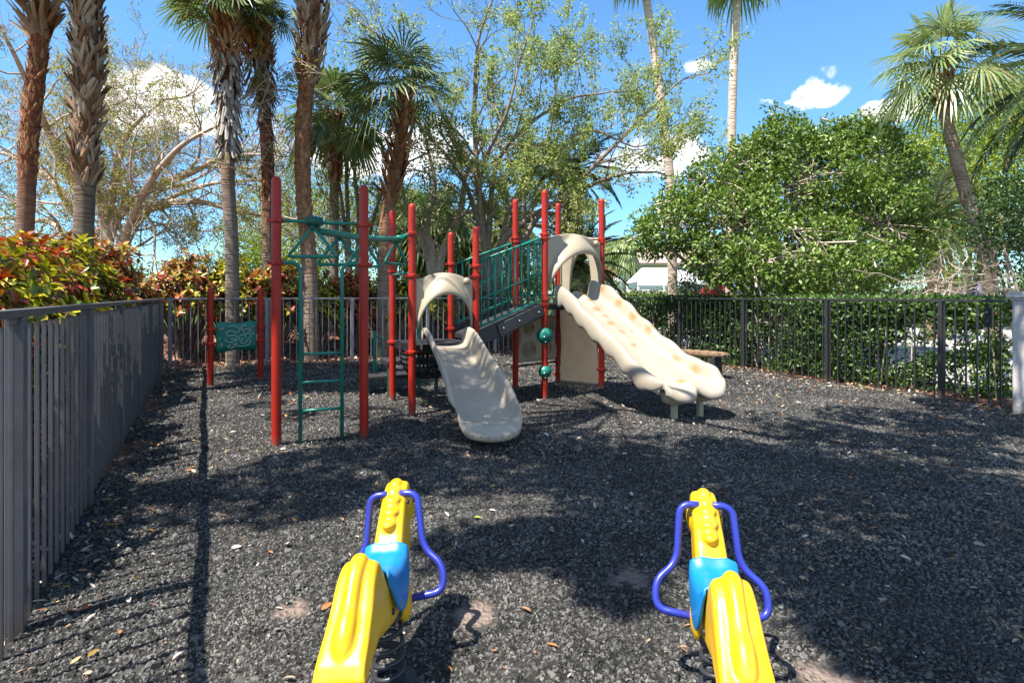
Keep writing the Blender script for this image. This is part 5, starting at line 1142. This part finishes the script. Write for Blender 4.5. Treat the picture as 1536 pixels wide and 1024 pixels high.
m_par = solid('blue_parasol_cloth', (.10, .12, .30), (.07, .085, .22), rough=.8); m_lav = solid('lavender_parasol_cloth', (.36, .36, .60), (.28, .28, .48), rough=.8)
def parasol(label, x, ytop, ybot, Y, mat):
    a = P(x, ytop, Y); zb = P(x, ybot, Y)[2]; t = thing('closed_parasol', (a[0], Y, 0), label, 'parasol', 'closed parasols on the pool deck'); k = (a[2]-zb)
    g = G(); g.lathe((a[0], Y, 0), [(.02, a[2]), (.05, a[2]-.05), (.13, a[2]-k*.3), (.11, a[2]-k*.45), (.19, zb)][::-1], 14); obj('cloth', g, mat, t)
    g = G(); g.lathe((a[0], Y, 0), [(.2, 0), (.2, .06), (.03, .07), (.025, zb+.1)], 10); obj('pole', g, m_canv, t)
parasol('dark blue closed parasol under the middle of the round tree', 1105, 416, 452, 21, m_par); parasol('lavender closed parasol on the pool deck right of centre', 1257, 413, 452, 20, m_lav); parasol('small lavender closed parasol near the trunk of the round tree', 1196, 421, 446, 24, m_lav); parasol('dark blue closed parasol left of the pillar behind the branch heap', 1470, 424, 452, 19, m_par)
def flowers(label, x, y, Y, r):
    c = P(x, y, Y); t = thing('flowering_shrub', (c[0], Y, 0), label, 'shrub', 'red flowering shrubs by the pool'); bl = [(c+[rng.normal(0, r*.5), 0, rng.normal(0, r*.3)-r*.3], r) for _ in range(3)]; cen = lumps(bl, 160 if r < .5 else 40)
    g = G(); clump_leaves(g, cen, r*.3, 16, .12, .07, 'diamond'); obj('blossoms', g, leaf_mat('red_blossom', [(0, (.35, .01, .03)), (.7, (.5, .02, .06)), (1, (.06, .12, .02))], trans=.2), t)
    g = G(); g.tube([[c[0], Y, -.1], c], [.05, .03], 6); obj('stems', g, m_brown, t)
flowers('red flowering shrub in the gap right of the tall red post', 912, 410, 36, .45); flowers('red flowering shrub under the round tree left of the dark blue parasol', 1061, 435, 25, .35); flowers('red flowering shrub close beside the dark blue parasol', 1077, 438, 24, .3)
b = P(1489, 445, 20); t = thing('street_lamp', (b[0], b[1], 0), 'white lantern lamp post behind the leaning fan palm', 'lamp post'); zt = P(0, 352, 20)[2]
g = G(); g.lathe((b[0], b[1], 0), [(.16, 0), (.16, .3), (.07, .4), (.05, zt-.6), (.12, zt-.55)], 14); obj('pole', g, m_canv, t)
g = G(); g.lathe((b[0], b[1], zt-.55), [(.13, 0), (.2, .38), (.19, .4)], 8); ln = obj('lantern', g, m_glass, t, smooth=False); g = G(); g.lathe((b[0], b[1], zt-.15), [(.25, 0), (.1, .14), (.03, .18), (.02, .26)], 8); obj('cap', g, m_canv, ln, smooth=False)
t = thing('clipped_hedge', (*P(1290, 442, 30)[:2], 0), 'low dark clipped hedge on the far side of the pool deck', 'hedge')
n = 9000; p_ = np.stack([rng.uniform(6, 27, n), rng.uniform(29.5, 31, n), rng.uniform(0, 1.75, n)], -1); g = G(); leaves(g, p_, rdir(n), unit(rdir(n)+[0, -.5, .6]), .2, .1, 'diamond'); obj('foliage', g, m_dk, t)
n = 4000; p_ = np.stack([rng.uniform(3.5, 10, n), rng.uniform(29.5, 31, n), rng.uniform(0, 1.6, n)], -1)
t = thing('clipped_hedge', (6.5, 30.2, 0), 'bright yellow green clipped hedge in front of the white canopies', 'hedge'); g = G(); leaves(g, p_+[0, .0, 0], rdir(n), unit(rdir(n)+[0, -.5, .6]), .17, .09, 'diamond'); obj('foliage', g, m_yel_g, t)
